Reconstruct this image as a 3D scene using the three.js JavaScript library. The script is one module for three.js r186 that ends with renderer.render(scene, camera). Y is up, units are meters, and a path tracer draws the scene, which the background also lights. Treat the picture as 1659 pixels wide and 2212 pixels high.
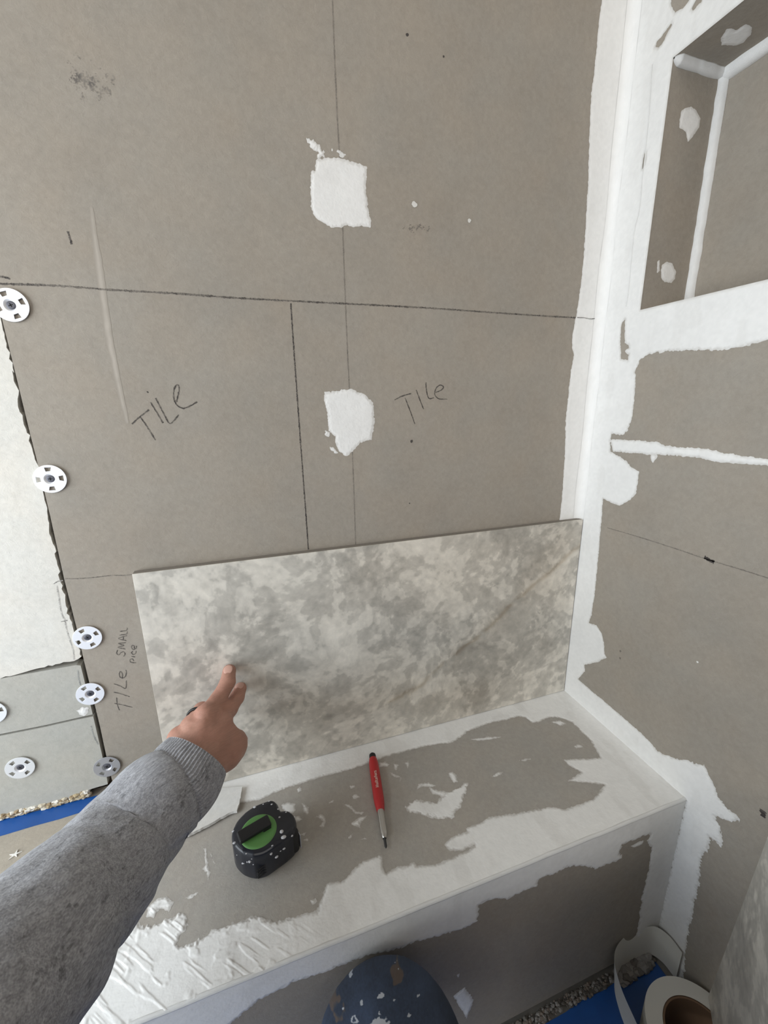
import * as THREE from 'three';
import { RectAreaLightUniformsLib } from 'three/addons/lights/RectAreaLightUniformsLib.js';
import { RoundedBoxGeometry } from 'three/addons/geometries/RoundedBoxGeometry.js';
import { mergeGeometries, mergeVertices, toCreasedNormals } from 'three/addons/utils/BufferGeometryUtils.js';
import { FontLoader } from 'three/addons/loaders/FontLoader.js';
import { TextGeometry } from 'three/addons/geometries/TextGeometry.js';

// ---------------------------------------------------------------- camera, light, exposure
// metres; y up; the back wall lies in z = 0, the right wall in x = 0, the bench top in y = 0
const scene = new THREE.Scene();
const renderer = new THREE.WebGLRenderer({ antialias: true });
renderer.toneMapping = THREE.LinearToneMapping;
renderer.toneMappingExposure = 0.9;
renderer.shadowMap.enabled = true;
RectAreaLightUniformsLib.init();

const camera = new THREE.PerspectiveCamera(102.07, 1659 / 2212, 0.02, 20);
camera.position.set(-0.47675, 0.48051, 0.49413);
camera.setRotationFromMatrix(new THREE.Matrix4().makeBasis(
  new THREE.Vector3(0.950023, -0.01458, 0.311839),
  new THREE.Vector3(0.092665, 0.967058, -0.237091),
  new THREE.Vector3(-0.29811, 0.254138, 0.920079)));
scene.add(camera);

scene.background = new THREE.Color(0.86, 0.93, 1.0);            // overcast sky outside the windows

const LEFT_X = -1.25, FRONT_Z = 2.3, CEIL_Y = 2.1, FLOOR_Y = -0.265;
const WIN_L = { z0: 0.08, z1: 0.76, y0: 0.04, y1: 0.84 };          // window in the left wall
const FILL_WIN_F = { x0: -1.15, x1: -0.1, y0: 0.6, y1: 1.9 };       // unseen window added behind the camera to carry the front fill light
function windowLight(name, w, h, pos, look, color, intensity) {
  const l = new THREE.RectAreaLight(color, intensity, w, h);
  l.name = name; l.position.set(...pos); l.lookAt(...look); scene.add(l);
  return l;
}
windowLight('daylight_side', WIN_L.z1 - WIN_L.z0, WIN_L.y1 - WIN_L.y0, [LEFT_X + 0.01, (WIN_L.y0 + WIN_L.y1) / 2, (WIN_L.z0 + WIN_L.z1) / 2], [0, (WIN_L.y0 + WIN_L.y1) / 2, (WIN_L.z0 + WIN_L.z1) / 2], new THREE.Color(0.87, 0.945, 1.0), 7.6);
windowLight('added_front_fill', FILL_WIN_F.x1 - FILL_WIN_F.x0, FILL_WIN_F.y1 - FILL_WIN_F.y0, [(FILL_WIN_F.x0 + FILL_WIN_F.x1) / 2, (FILL_WIN_F.y0 + FILL_WIN_F.y1) / 2, FRONT_Z - 0.01], [(FILL_WIN_F.x0 + FILL_WIN_F.x1) / 2, (FILL_WIN_F.y0 + FILL_WIN_F.y1) / 2, 0], new THREE.Color(1.0, 0.955, 0.9), 4.5);  // added warm fill from the front, balances the side window

// outlines measured on the surfaces, in millimetres: back wall (x, y), right wall (z, y), bench top (x, z), bench front (x, y)
const TR = {
  backBand: [[-50, 2110], [-45, 1600], [-52, 1250], [-47.1, 920.3], [-48.1, 886.7], [-48.5, 851.9], [-50, 833.8], [-48.3, 811.4], [-45.9, 779], [-42, 740.6], [-40.1, 705.5], [-38.1, 669], [-38.3, 636.6], [-39.2, 608.7], [-41.6, 585.8], [-44.5, 565.4], [-43.4, 550.8], [-38.2, 540.1], [-41.7, 517.7], [-41.5, 489.9], [-42.1, 455], [-38.3, 408.8], [-36.4, 364.1], [-35.3, 332.2], [-36.5, 305.5], [-30, 200], [-35, 100], [-30, -2], [2, -2], [2, 2110]],
  patchA: [[-384, 721], [-371.9, 724.2], [-360.8, 725.8], [-346.1, 724.9], [-330.1, 722.1], [-331.1, 705.3], [-329.6, 684.1], [-326.2, 671.3], [-327.4, 665.9], [-337.8, 667.1], [-345.7, 664.1], [-353.3, 665.5], [-360, 662.7], [-371.1, 661.6], [-378.3, 665.2], [-386.9, 669.4], [-391.3, 677.3], [-391.2, 693.9], [-389.3, 710.3], [-385, 712.1]],
  patchAsmear: [[-394.4, 741], [-390.9, 738.5], [-384, 736.8], [-378.6, 732.4], [-373.6, 728.4], [-375.3, 724.2], [-383, 722.3], [-381.7, 727.3], [-388.1, 731.1], [-392.1, 733.6]],
  patchAsmear2: [[-366.3, 731.4], [-358, 733.8], [-352.3, 730.2], [-353.9, 727.1], [-360.6, 729.4]],
  patchB: [[-386.6, 493.9], [-365.3, 496.3], [-354.1, 496.8], [-337.3, 490.9], [-327.8, 480.1], [-327.1, 456.6], [-331.7, 437.2], [-344.7, 435], [-350.7, 429.6], [-358.5, 421.6], [-364.5, 417.9], [-372.7, 425.1], [-376.2, 436.3], [-376.5, 443.4], [-383.9, 450.2], [-384.5, 471.5], [-386.9, 479.4]],
  patchBcrumbA: [[-387.3, 449.2], [-383, 447.4], [-384.2, 443.7], [-388.6, 444.9]],
  patchBcrumbB: [[-383.7, 431.1], [-378.2, 429.8], [-374, 423.5], [-378.5, 423.7]],
  rightBand: [[450, 900], [452, 700], [450, 530], [208.7, 531.9], [193.8, 530.5], [173, 528.7], [154.4, 529.9], [128.6, 533.4], [94.5, 534.2], [82.3, 533.4], [73.3, 529.4], [67.5, 516.2], [71.3, 487.8], [71.8, 459], [68.2, 442.3], [60.7, 434.6], [43.2, 435.3], [41.4, 427], [43.8, 411.4], [57.6, 406.5], [71, 401.8], [79.2, 394.9], [92.4, 390.7], [93.2, 377.5], [92.9, 362.1], [86.2, 351.4], [70.2, 340.1], [56.1, 340.9], [41.9, 343.8], [43.7, 314.7], [45.2, 276.3], [47, 240.7], [47.8, 199.9], [47.1, 160.9], [42.8, 146], [57.7, 150.8], [69.4, 143.3], [75.7, 129.9], [78.9, 114.7], [83.6, 111.5], [69.6, 94.5], [55.8, 82.2], [44.7, 73.2], [48, 63.6], [36.3, 40.9], [62, 39.6], [84.8, 39.9], [126.7, 38.6], [163.8, 36.7], [178.3, 31.2], [199.2, 40], [212.4, 50.5], [222.9, 55.3], [232.7, 62.1], [242, 54], [248.6, 46.1], [252.5, 38.3], [264.3, 33.4], [277, 31.6], [273.9, 23.2], [261.8, 15], [255.1, 9.9], [262.8, 1.1], [268.4, -16.1], [266.7, -23.3], [261.6, -17.8], [255.8, -23], [256.6, -42.2], [251.5, -56.2], [254.6, -89.6], [255.6, -127.2], [256.1, -166.8], [258, -205.5], [261.9, -241.9], [262, -265], [222, -265], [222, -3], [-1, -3], [-1, 2110], [50, 2110], [47, 1500], [54, 960], [100, 900], [200, 905], [330, 895]],
  rightNotchA: [[37.2, 575.5], [41.4, 580.3], [45.9, 551.9], [52.1, 548.3], [52.7, 544.3], [46.1, 541.7], [54, 536.4], [53.6, 529.7], [43.3, 531.8], [38.6, 552.8]],
  rightNotchB: [[43.2, 753.3], [42.6, 760.5], [40, 761.7], [39.1, 748.2], [40.2, 744.9]],
  rightNotchC: [[47.9, 904.5], [51.4, 890.5], [57.5, 879.3], [66.5, 876.9], [73.5, 878.8], [77.5, 883.4]],
  rightNotchD: [[76.6, 869.1], [79.1, 865.9], [87.3, 867.3], [88.5, 873.7], [84.3, 876.7]],
  rightNotchE: [[38.5, 867.1], [37.4, 863.6], [41.4, 859.8], [45.7, 860.3], [56, 869.7], [54.4, 872.7], [43.5, 867.1]],
  rightStripTop: [[41.4, 427], [72.3, 429.4], [111.9, 429.6], [121.7, 425.9], [147.2, 426.1], [167.7, 427.5], [187.4, 425], [209.7, 423.1], [229.5, 422.7], [230.6, 416.6], [211.1, 415.8], [184.6, 414.3], [159.5, 416.4], [126.4, 415.3], [102, 413.2], [67.8, 412.6], [49.3, 411.3]],
  rightStripDrip: [[105.2, 413.6], [115.8, 414.2], [112.9, 408.7], [110, 403.8], [105.9, 409]],
  topHole: [[-504.1, 51.7], [-487, 48.8], [-469.3, 45.8], [-426.9, 44.4], [-420.7, 44.3], [-389.4, 45.9], [-356.2, 43.9], [-335.2, 41.3], [-324.9, 41.5], [-282.6, 41.5], [-265.1, 43.1], [-234.7, 49.2], [-212.5, 43.1], [-201.6, 37.3], [-159.6, 34.1], [-132.1, 36.5], [-111, 36.5], [-101.9, 41.7], [-99.1, 55], [-87.8, 56.9], [-67.8, 53.5], [-54.2, 58.3], [-40.9, 73.2], [-41.3, 92.8], [-41.8, 111.2], [-48.4, 130.9], [-52.2, 139.6], [-75, 133.3], [-101.4, 125.9], [-102.1, 132.9], [-98.6, 141.9], [-94.1, 149.6], [-120.9, 155.2], [-102.7, 162.9], [-80, 174.3], [-87.5, 178], [-109.9, 185.9], [-138.2, 185.9], [-151.4, 185.2], [-158.1, 181], [-171, 175.9], [-213.2, 170.3], [-244.3, 163.9], [-255.7, 167.2], [-277.3, 167.4], [-276.6, 171.6], [-290.7, 170.1], [-304.1, 173.3], [-308.4, 176.1], [-306.4, 183.6], [-291.9, 188.6], [-276.5, 187], [-280.4, 188.8], [-287, 190.2], [-310.1, 191], [-324.4, 192.1], [-346.2, 186.2], [-347.1, 181.9], [-355.6, 183], [-365.3, 180.6], [-379.8, 181.9], [-380.3, 177], [-378.1, 163.9], [-383.2, 163.1], [-399.1, 163.3], [-410.7, 168.1], [-419.1, 171.9], [-424.8, 175], [-440.7, 171.4], [-446, 179.8], [-454.3, 192.9], [-469.7, 190.5], [-482.9, 190], [-497.9, 186.9], [-510.5, 177.5], [-521.2, 177.1], [-533.9, 176.7], [-550.5, 176.8], [-566.2, 180.7], [-578, 180.3], [-581.1, 177.4], [-577.4, 169.6], [-573, 162.3], [-576.5, 153.2], [-583.8, 150.7], [-588.7, 154.3], [-597.8, 153.2], [-605.7, 153.6], [-615, 150.4], [-660, 120], [-660, 30]],
  islA: [[-334.4, 120.7], [-321.3, 114.2], [-308.5, 117.9], [-295.9, 124.9], [-283.2, 118.5], [-269.8, 117.6], [-250.9, 113.5], [-243.4, 114.6], [-253.9, 128.6], [-270, 142.7], [-284.3, 152.1], [-300.7, 148.3], [-317.4, 138.4], [-331.4, 128.7]],
  islB: [[-306.5, 95.2], [-293.1, 97.6], [-284, 106.5], [-293.3, 105.4], [-303.2, 101.3], [-311.5, 102.6]],
  islC: [[-262.2, 93.4], [-255.3, 93.5], [-253.3, 100.2], [-256, 110.3], [-262.3, 109.6], [-263.1, 102]],
  islD: [[-209.8, 117.4], [-198.9, 113.6], [-189.7, 116], [-199.2, 119.5]],
  islE: [[-161.3, 106.9], [-149.9, 106.7], [-141.3, 110.5], [-153.3, 111.3]],
  islF: [[-207.8, 51.2], [-181, 55.8], [-153.5, 64.4], [-181.1, 62.2], [-197.6, 57.5]],
  islG: [[-72.6, 111.3], [-62.6, 111.2], [-58.8, 117.8], [-71.2, 116.2]],
  islH: [[-345.3, 47.6], [-336.1, 48.4], [-331.5, 54.8], [-335.4, 58.2], [-346.2, 54.5]],
  islI: [[-335.6, 66.7], [-328.6, 72.9], [-322.5, 79.5], [-326.4, 84.7], [-330, 85.7], [-326.4, 79.6], [-333.5, 75.7]],
  islJ: [[-405, 92.1], [-397.6, 95.3], [-391.9, 105.5], [-383, 109.2], [-386.2, 112.4], [-393.9, 108.6], [-399, 98.7]],
  islK: [[-402.6, 118.3], [-395.9, 116.4], [-389.5, 113.8], [-381.2, 115.3], [-384.1, 119.2], [-391.5, 121.4], [-392.7, 128], [-394.7, 125], [-399.1, 122.4]],
  islL: [[-412.2, 138.1], [-408.8, 132.7], [-401.6, 130.1], [-406.8, 135.6]],
  islM: [[-398.2, 140.2], [-391.3, 139.2], [-388.4, 142.4]],
  islN: [[-453.8, 73.5], [-449.2, 77], [-446, 82.6], [-446.9, 89.2], [-450.6, 91.7], [-453.6, 84.4]],
  islO: [[-479.2, 66.8], [-468.4, 66.5], [-462.2, 71.9], [-461.5, 80.5], [-466.2, 83.2], [-475.3, 80.1]],
  islP: [[-565.5, 92.9], [-562.6, 92.3], [-560.8, 103.3], [-559.2, 112.9], [-556.2, 122.1], [-558, 129.9], [-560.5, 120.6], [-565.5, 115.6], [-562.5, 111.7]],
  islQ: [[-559.3, 98.7], [-555, 105.3], [-551.6, 115.4], [-554.5, 113]],
  islR: [[-544.9, 137.5], [-542.9, 142.6], [-541.9, 143.8], [-545.9, 136.3]],
  islS: [[-510.8, 139.8], [-507, 138.3], [-504.3, 141.1], [-508.2, 144.5]],
  islT: [[-310.9, 59.5], [-304.6, 57.6], [-306.8, 66.5], [-311.6, 70.3]],
  islU: [[-326.5, 55.7], [-319.8, 59.6], [-326.3, 68.3], [-329.4, 64.2]],
  islV: [[-392.5, 84.5], [-386.2, 83.3], [-383.4, 89], [-390.7, 89.1]],
  islW: [[-579, 139.1], [-568.4, 137.5], [-565.3, 137.7], [-573.6, 141.8]],
  islX: [[-460.3, 181.4], [-453.8, 181.5], [-453, 185.1], [-457.8, 186.4]],
  islY: [[-613, 136], [-605.8, 130], [-597.2, 130.8], [-589.5, 139.8], [-592.6, 147], [-601.7, 141.9], [-606.7, 148.2], [-613.5, 143.9]],
  islZ: [[-71, 62.7], [-54.9, 64.2], [-50.3, 74], [-61.6, 74]],
  frontHole: [[-545.7, -51.7], [-512.8, -33.9], [-479.8, -29.2], [-453.5, -33.6], [-434.1, -34.1], [-409.4, -36.7], [-379.8, -46.2], [-362.3, -45.7], [-308, -58], [-291.5, -55.3], [-289.8, -32.3], [-278.8, -29.2], [-255.2, -41.3], [-234.7, -39.9], [-216.3, -42], [-216.1, -31.7], [-192.4, -32.6], [-176.7, -30.8], [-152.6, -40.6], [-133.9, -54.4], [-116.5, -55.1], [-101.9, -58.1], [-91.6, -55.4], [-99.4, -43.1], [-95.2, -34], [-73.7, -33.8], [-50.6, -34.8], [-55.2, -45.4], [-44.1, -63.8], [-41.6, -95.9], [-42.6, -119.3], [-45.2, -146.5], [-40.9, -182.2], [-40.1, -217.4], [-39.2, -253.7], [-35, -300], [-750, -300], [-750, -90]],
  frontPatchA: [[-316.8, -158], [-302.6, -152.7], [-289, -182.7], [-297.4, -209.1], [-302.8, -193.3]],
  frontPatchB: [[-68.8, -40.3], [-59.6, -42], [-62.3, -47.6], [-75, -46.5], [-81.6, -42.1]],
  frontPatchC: [[-313.9, -124.4], [-309.4, -125.8], [-310.2, -135]],
  plasterStrip: [[-523.6, 15.6], [-525.8, 28.5], [-527.4, 39.7], [-530.1, 48], [-537.2, 47.6], [-548.9, 50.6], [-560.8, 55.3], [-573.4, 58.2], [-582.3, 60.5], [-591, 59.3], [-615, 58], [-630, 30], [-620, 4], [-570, 4]],
  creamEdge: [[-678.3, 555], [-678.6, 543.2], [-678.2, 538.5], [-677.6, 513.1], [-678.7, 515.1], [-677.9, 493.6], [-680, 486.8], [-678.3, 457.8], [-676.2, 455.5], [-678.3, 450.3], [-674.7, 423.8], [-676.9, 374.2], [-678.2, 352], [-676.9, 341.7], [-676.8, 335.6], [-678.4, 333.8], [-678.5, 289.6], [-677.3, 286.7], [-678.7, 278.8], [-678.1, 270.4], [-679.9, 265.2], [-677.9, 262.1], [-677.1, 242.2], [-675.9, 236.2], [-676.2, 221.8], [-675.4, 211.1], [-683.2, 207], [-700.7, 206.9], [-726.6, 204.2], [-751.9, 201.1]],
  mainEdge: [[-677.9, 558.9], [-677.2, 515.1], [-676.5, 457.8], [-675.8, 423.9], [-675.4, 374], [-675.7, 305.2], [-674.5, 244.5], [-674.6, 205.6], [-674.2, 173.4], [-673.5, 116.1], [-673.9, 69.4], [-673.6, 37.2]],
  creamLine: [[-682.8, 298.3], [-683.6, 282.3], [-684.4, 266], [-683, 257.4], [-683.3, 246.3], [-682.4, 231.8], [-681.8, 220.1], [-682.9, 208.7]],
  S_horizontal: [[-686.3, 587.8], [-672.9, 588.3], [-631, 589.5], [-586.5, 588.7], [-530.4, 588.8], [-478.4, 588], [-418.8, 588.2], [-358.9, 588.6], [-312.6, 589], [-242.4, 589.1], [-172.4, 588.3], [-110.6, 587.9], [-36.5, 587.8]],
  S_verticalDark: [[-418.5, 585.9], [-418.5, 551.1], [-418.2, 502.6], [-418, 467], [-417.6, 424.6], [-417.2, 380.1], [-416.9, 339.5], [-416.7, 305.2]],
  S_verticalFaint: [[-360.9, 866.4], [-360.6, 852.8], [-360.5, 806.7], [-359.9, 757.9], [-358.8, 714.3], [-358.4, 663.7], [-358.4, 614.7], [-358.1, 567.6], [-357.3, 502.6], [-356.4, 449.3], [-355.9, 381.2], [-356, 304.5]],
  S_shortTick: [[-613.1, 635], [-612.7, 629.5], [-612.1, 624.7]],
  S_tickLeft: [[-675, 594.5], [-670, 594.1], [-664.5, 593]],
  S_tileTrace: [[-674.5, 305], [-664.3, 303.5], [-651.6, 302.6], [-642.9, 302.4], [-632, 302.4], [-619.8, 300.6], [-612.1, 300.5]],
  S_tileTraceCream: [[-685.2, 300.8], [-681.1, 302.9], [-676.5, 303.2]],
  S_creamTick: [[-686.6, 256.4], [-680.5, 257]],
  S_t1bar: [[-587.7, 463.5], [-580.4, 469.9], [-570, 477.5]],
  S_t1stem: [[-579.4, 471.2], [-573.5, 458.9], [-568.3, 446.3]],
  S_i1: [[-567.6, 484.9], [-563.4, 475.1], [-558.9, 463.7]],
  S_i1dot: [[-569.1, 495.9], [-568.5, 494.1]],
  S_l1: [[-562.4, 489], [-557.4, 475], [-552.4, 463], [-548, 466.2], [-542.8, 471.8]],
  S_e1: [[-543.3, 485.1], [-540.6, 492.5], [-538.9, 499], [-539.8, 502.2], [-542.7, 499.9], [-544.9, 493.5], [-545.2, 487.9], [-542.9, 481.3], [-537.5, 478.4], [-531, 480.6], [-523.3, 484.8]],
  S_t2bar: [[-301.1, 484.1], [-291.4, 488.4], [-279.2, 491.6]],
  S_t2stem: [[-287.2, 486.2], [-280.4, 470.5], [-274.1, 454.5]],
  S_i2: [[-272.5, 495.9], [-267.4, 483.7], [-262.3, 472.4]],
  S_l2: [[-259.5, 504.7], [-258.8, 495.9], [-254.9, 485.3], [-248.5, 486.3]],
  S_e2: [[-246.1, 492.5], [-237.9, 495.8], [-235.4, 499.1], [-239.9, 501.4], [-245.6, 497.5], [-247.3, 490.2], [-242.1, 485.1], [-229.8, 484.4]],
  S_t3stem: [[-653.9, 143.6], [-645.5, 138.8], [-636.6, 133.1]],
  S_t3bar: [[-650.4, 150.4], [-651.2, 142.3], [-650.3, 132.9]],
  S_i3: [[-652, 158.4], [-645.1, 154.1], [-637.3, 148.2]],
  S_l3: [[-650.3, 169.3], [-645.2, 165.5], [-639.8, 160.3], [-637.3, 170.4]],
  S_e3: [[-641.1, 173.9], [-640, 180.5], [-641.4, 183.9], [-642.9, 180.5], [-642.3, 175.4], [-638.5, 175.1], [-635.7, 180.7], [-635.7, 184.4]],
  S_s4: [[-639.9, 211.6], [-641.4, 207.7], [-640, 205], [-636.8, 207.9], [-634, 207.9], [-633.6, 204.2], [-635.3, 202.1]],
  S_m4: [[-632.1, 211.1], [-638.9, 215], [-632.7, 216.1], [-637.8, 219.5], [-630.4, 219.2]],
  S_a4: [[-629.6, 221.4], [-636.8, 225.9], [-628.1, 227.6]],
  S_a4b: [[-632.5, 223.2], [-631.6, 226.6]],
  S_l4: [[-635.2, 229.7], [-627.8, 229.9], [-626.9, 232.7]],
  S_l4b: [[-634.1, 234.2], [-627.1, 234.5], [-626.2, 237.3]],
  S_p5: [[-624.2, 191], [-629.5, 193.5], [-629.5, 196.5], [-627.1, 197.2], [-626.1, 193.9]],
  S_i5: [[-627.5, 200.4], [-623.9, 199]],
  S_c5: [[-625.1, 207.2], [-626.8, 205.1], [-625.3, 202.3], [-622.8, 203.6], [-621.9, 206.5]],
  S_e5: [[-623.3, 209.8], [-622.8, 212.7], [-624.5, 214.3], [-625.8, 212.2], [-624.4, 208.8], [-621.4, 210], [-620.5, 212.8]],
  S_jointMark: [[-683.6, 144.7], [-682.2, 139.3]],
  S_greyArc: [[-681.3, 119.8], [-681.2, 106.6], [-678.7, 92.6]],
  S_greyLine: [[-681.8, 194.7], [-682.6, 184.7], [-682.4, 175.5]],
  scuff: [[-591.7, 655.5], [-592.6, 636.9], [-593, 614.2], [-594.4, 582.7], [-595.2, 541.6], [-594.1, 515.9], [-593.3, 489.3], [-591.6, 465.5]],
  joint: [[-790.7, 131.6], [-765.9, 132.5], [-723.1, 132.1], [-691.6, 133], [-675.4, 132.9]],
  whiteChip: [[-690.6, 143.6], [-685.5, 147.2], [-680.3, 145.1], [-681.1, 137.7], [-685.7, 135.2], [-689.7, 138.2]],
  whiteChip2: [[-692, 130.6], [-685.2, 132.5], [-687.6, 129.3]],
  wallBottom: [[-814.1, 22.4], [-787.9, 24.7], [-765.4, 26.8], [-742.8, 26.3], [-719.3, 27.2], [-706.9, 30.3], [-692, 32.5], [-674.7, 33.3]],
  smudge: [[-588.3, 750.9], [-582.4, 755.7], [-574.4, 762.9], [-568.8, 761.4], [-567, 755.3], [-569.9, 748.3], [-577.3, 745.3], [-585.1, 745.6]],
  S_rightLine: [[55.3, 304], [106.1, 305.8], [150.8, 306.5], [194.3, 306.3], [226.9, 307.4], [266.8, 307.8]],
  R_marks: [[195.8, 306.3], [104.4, 135.9], [105.2, 125.2], [203.4, 181.7], [294.6, 55.5], [293.1, 63.1]],
  B_marks: [[-284, 841.8], [-275.8, 693.5], [-270.1, 671.1], [-207.1, 684.8], [-278.5, 433.4], [-280.9, 352.6], [-243.4, 831.8]],
  washers: [[-667.9, 570.9], [-667.2, 412.2], [-665.4, 233.5], [-674.5, 163], [-674.4, 59.9], [-756, 86.3], [-767, 163.1]],
  nicheSpotA: [[22.3, 793.7], [27.1, 797.5], [35.2, 799.7], [44.2, 798.1], [52.4, 791.5], [52.3, 783.1], [46.8, 775.6], [38, 766.3], [33.6, 775.9], [22.3, 778.1], [20.8, 784.8]],
  nicheSpotB: [[24.3, 632.6], [25.2, 639.2], [32.1, 642.8], [41.5, 641.5], [49.6, 632.8], [49.8, 625.1], [44.5, 620.5], [33, 620.3], [26.7, 625]],
  nicheSpotC: [[17.1, 642.1], [19.8, 643.8], [22.9, 632.4], [18.4, 628.6]],
  nicheSpotD: [[23.5, 95.5], [17.6, 105.1], [21, 107.2], [28.4, 106.7], [29.7, 114.2], [40, 114.1], [49, 107.3], [52, 98.3], [48.8, 93.7], [38.7, 91.2], [34, 89.8]],
  islAA: [[-439.8, 97.2], [-434.3, 94.8], [-429.4, 98.9], [-429.7, 106.6], [-433.1, 113.1], [-438, 109.7], [-433.4, 105.4]],
  islAB: [[-458.2, 52.4], [-453.2, 49.9], [-451.5, 55.4], [-456.4, 57.2]],
  islAC: [[-422.1, 84.3], [-414.5, 81.6], [-416.4, 85]],
  islAD: [[-391.9, 69.5], [-384.4, 69.2], [-385.2, 74.6], [-391, 73.3]],
  islAE: [[-460.9, 112.2], [-453.3, 111.4], [-456, 115]],
  islAF: [[-458.2, 119.7], [-451.3, 119.3], [-453.8, 122.3]],
  islAG: [[-468.1, 90.5], [-459.6, 88.6], [-454.9, 95], [-463.4, 96.9]],
  islAH: [[-295.9, 103.8], [-284, 113.4], [-271.3, 120.6], [-282.5, 123.5], [-294.6, 115.3]],
  beadLine: [[37.3, 847], [41.4, 797.1], [42.3, 769.7], [42.9, 732.5], [44, 698.5], [41, 684.8], [41.5, 649.4], [42.8, 607.1], [41.8, 595.5]],
  S_lineOnBand: [[-39.6, 588.2], [-27.3, 588.2], [-17, 587.4], [-6.8, 588.5], [2.8, 588.3]],
};
const STAR = [-0.7527, 0.0516];

// ---------------------------------------------------------------- helpers
function rng(seed) { let s = seed >>> 0; return () => { s = (s + 0x6D2B79F5) | 0; let t = Math.imul(s ^ (s >>> 15), 1 | s); t = (t + Math.imul(t ^ (t >>> 7), 61 | t)) ^ t; return ((t ^ (t >>> 14)) >>> 0) / 4294967296; }; }
function hash2(x, y, s) { let h = Math.imul(x, 374761393) + Math.imul(y, 668265263) + Math.imul(s, 974711); h = Math.imul(h ^ (h >>> 13), 1274126177); return ((h ^ (h >>> 16)) >>> 0) / 4294967295; }
const mod = (a, n) => ((a % n) + n) % n;
function vn(x, y, s = 1, per = 0) {                                // value noise 0..1, tiling with period per
  const xi = Math.floor(x), yi = Math.floor(y), fx = x - xi, fy = y - yi;
  const u = fx * fx * (3 - 2 * fx), v = fy * fy * (3 - 2 * fy);
  const g = (a, b) => per ? hash2(mod(a, per), mod(b, per), s) : hash2(a, b, s);
  const a = g(xi, yi), b = g(xi + 1, yi), c = g(xi, yi + 1), d = g(xi + 1, yi + 1);
  return a + (b - a) * u + (c - a) * v + (a - b - c + d) * u * v;
}
function fbm(x, y, s = 1, oct = 4, per = 0) { let r = 0, a = 0.5, n = 0; for (let i = 0; i < oct; i++) { r += a * vn(x, y, s + i * 17, per); n += a; x *= 2; y *= 2; per *= 2; a *= 0.5; } return r / n; }
const clamp = (x, a = 0, b = 1) => Math.min(b, Math.max(a, x));
const sstep = (a, b, x) => { const t = clamp((x - a) / (b - a)); return t * t * (3 - 2 * t); };
const mix = (a, b, t) => a + (b - a) * t;
const mm = (list) => list.map(([a, b]) => [a / 1000, b / 1000]);

const taken = new Map();
function numbered(name) { const n = taken.get(name) || 0; taken.set(name, n + 1); return n ? name + '_' + String(n).padStart(3, '0') : name; }
function thing(name, label, category, [x, y, z] = [0, 0, 0], group) {
  const o = new THREE.Group(); o.name = numbered(name); o.position.set(x, y, z); scene.add(o);
  o.userData = { label, category }; if (group) o.userData.group = group;
  return o;
}
function structure(name, label, category) { const o = new THREE.Group(); o.name = name; o.userData = { label, category, kind: 'structure' }; scene.add(o); return o; }
function part(name, geo, mat, parent, label) {
  const m = new THREE.Mesh(geo, mat); m.name = name; m.castShadow = m.receiveShadow = true;
  if (label) m.userData.label = label;
  parent.add(m); return m;
}
function planarUV(g) {                                              // uv in metres, along the face each corner belongs to
  if (g.index) g = g.toNonIndexed();
  g.computeVertexNormals();
  const p = g.attributes.position, n = g.attributes.normal, uv = new Float32Array(p.count * 2);
  for (let i = 0; i < p.count; i++) {
    const ax = Math.abs(n.getX(i)), ay = Math.abs(n.getY(i)), az = Math.abs(n.getZ(i));
    if (az >= ax && az >= ay) { uv[2 * i] = p.getX(i); uv[2 * i + 1] = p.getY(i); }
    else if (ax >= ay) { uv[2 * i] = p.getZ(i); uv[2 * i + 1] = p.getY(i); }
    else { uv[2 * i] = p.getX(i); uv[2 * i + 1] = p.getZ(i); }
  }
  g.setAttribute('uv', new THREE.BufferAttribute(uv, 2));
  return g;
}
function boxG(x0, x1, y0, y1, z0, z1) { const g = new THREE.BoxGeometry(x1 - x0, y1 - y0, z1 - z0); g.translate((x0 + x1) / 2, (y0 + y1) / 2, (z0 + z1) / 2); return planarUV(g); }
function prism(pts, depth, holes = [], bevel = 0) {                 // outline in its own xy plane, depth along +z
  const s = new THREE.Shape(pts.map(([a, b]) => new THREE.Vector2(a, b)));
  for (const h of holes) s.holes.push(new THREE.Path(h.map(([a, b]) => new THREE.Vector2(a, b))));
  return new THREE.ExtrudeGeometry(s, { depth, bevelEnabled: bevel > 0, bevelSize: bevel, bevelThickness: bevel, bevelSegments: 2, curveSegments: 20 });
}

// ---------------------------------------------------------------- computed textures (grain only; metres-sized repeats)
function tex(size, h, fn, repeat, color = true) {
  const d = new Uint8Array(size * h * 4);
  for (let y = 0; y < h; y++) for (let x = 0; x < size; x++) {
    const c = fn(x / size, y / h), i = (y * size + x) * 4;
    d[i] = clamp(c[0]) * 255; d[i + 1] = clamp(c[1]) * 255; d[i + 2] = clamp(c[2]) * 255; d[i + 3] = 255;
  }
  const t = new THREE.DataTexture(d, size, h); t.wrapS = t.wrapT = THREE.RepeatWrapping; t.magFilter = THREE.LinearFilter; t.minFilter = THREE.LinearMipmapLinearFilter; t.generateMipmaps = true;
  if (color) t.colorSpace = THREE.SRGBColorSpace;
  if (repeat) t.repeat.set(repeat, repeat);
  t.needsUpdate = true; return t;
}
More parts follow.
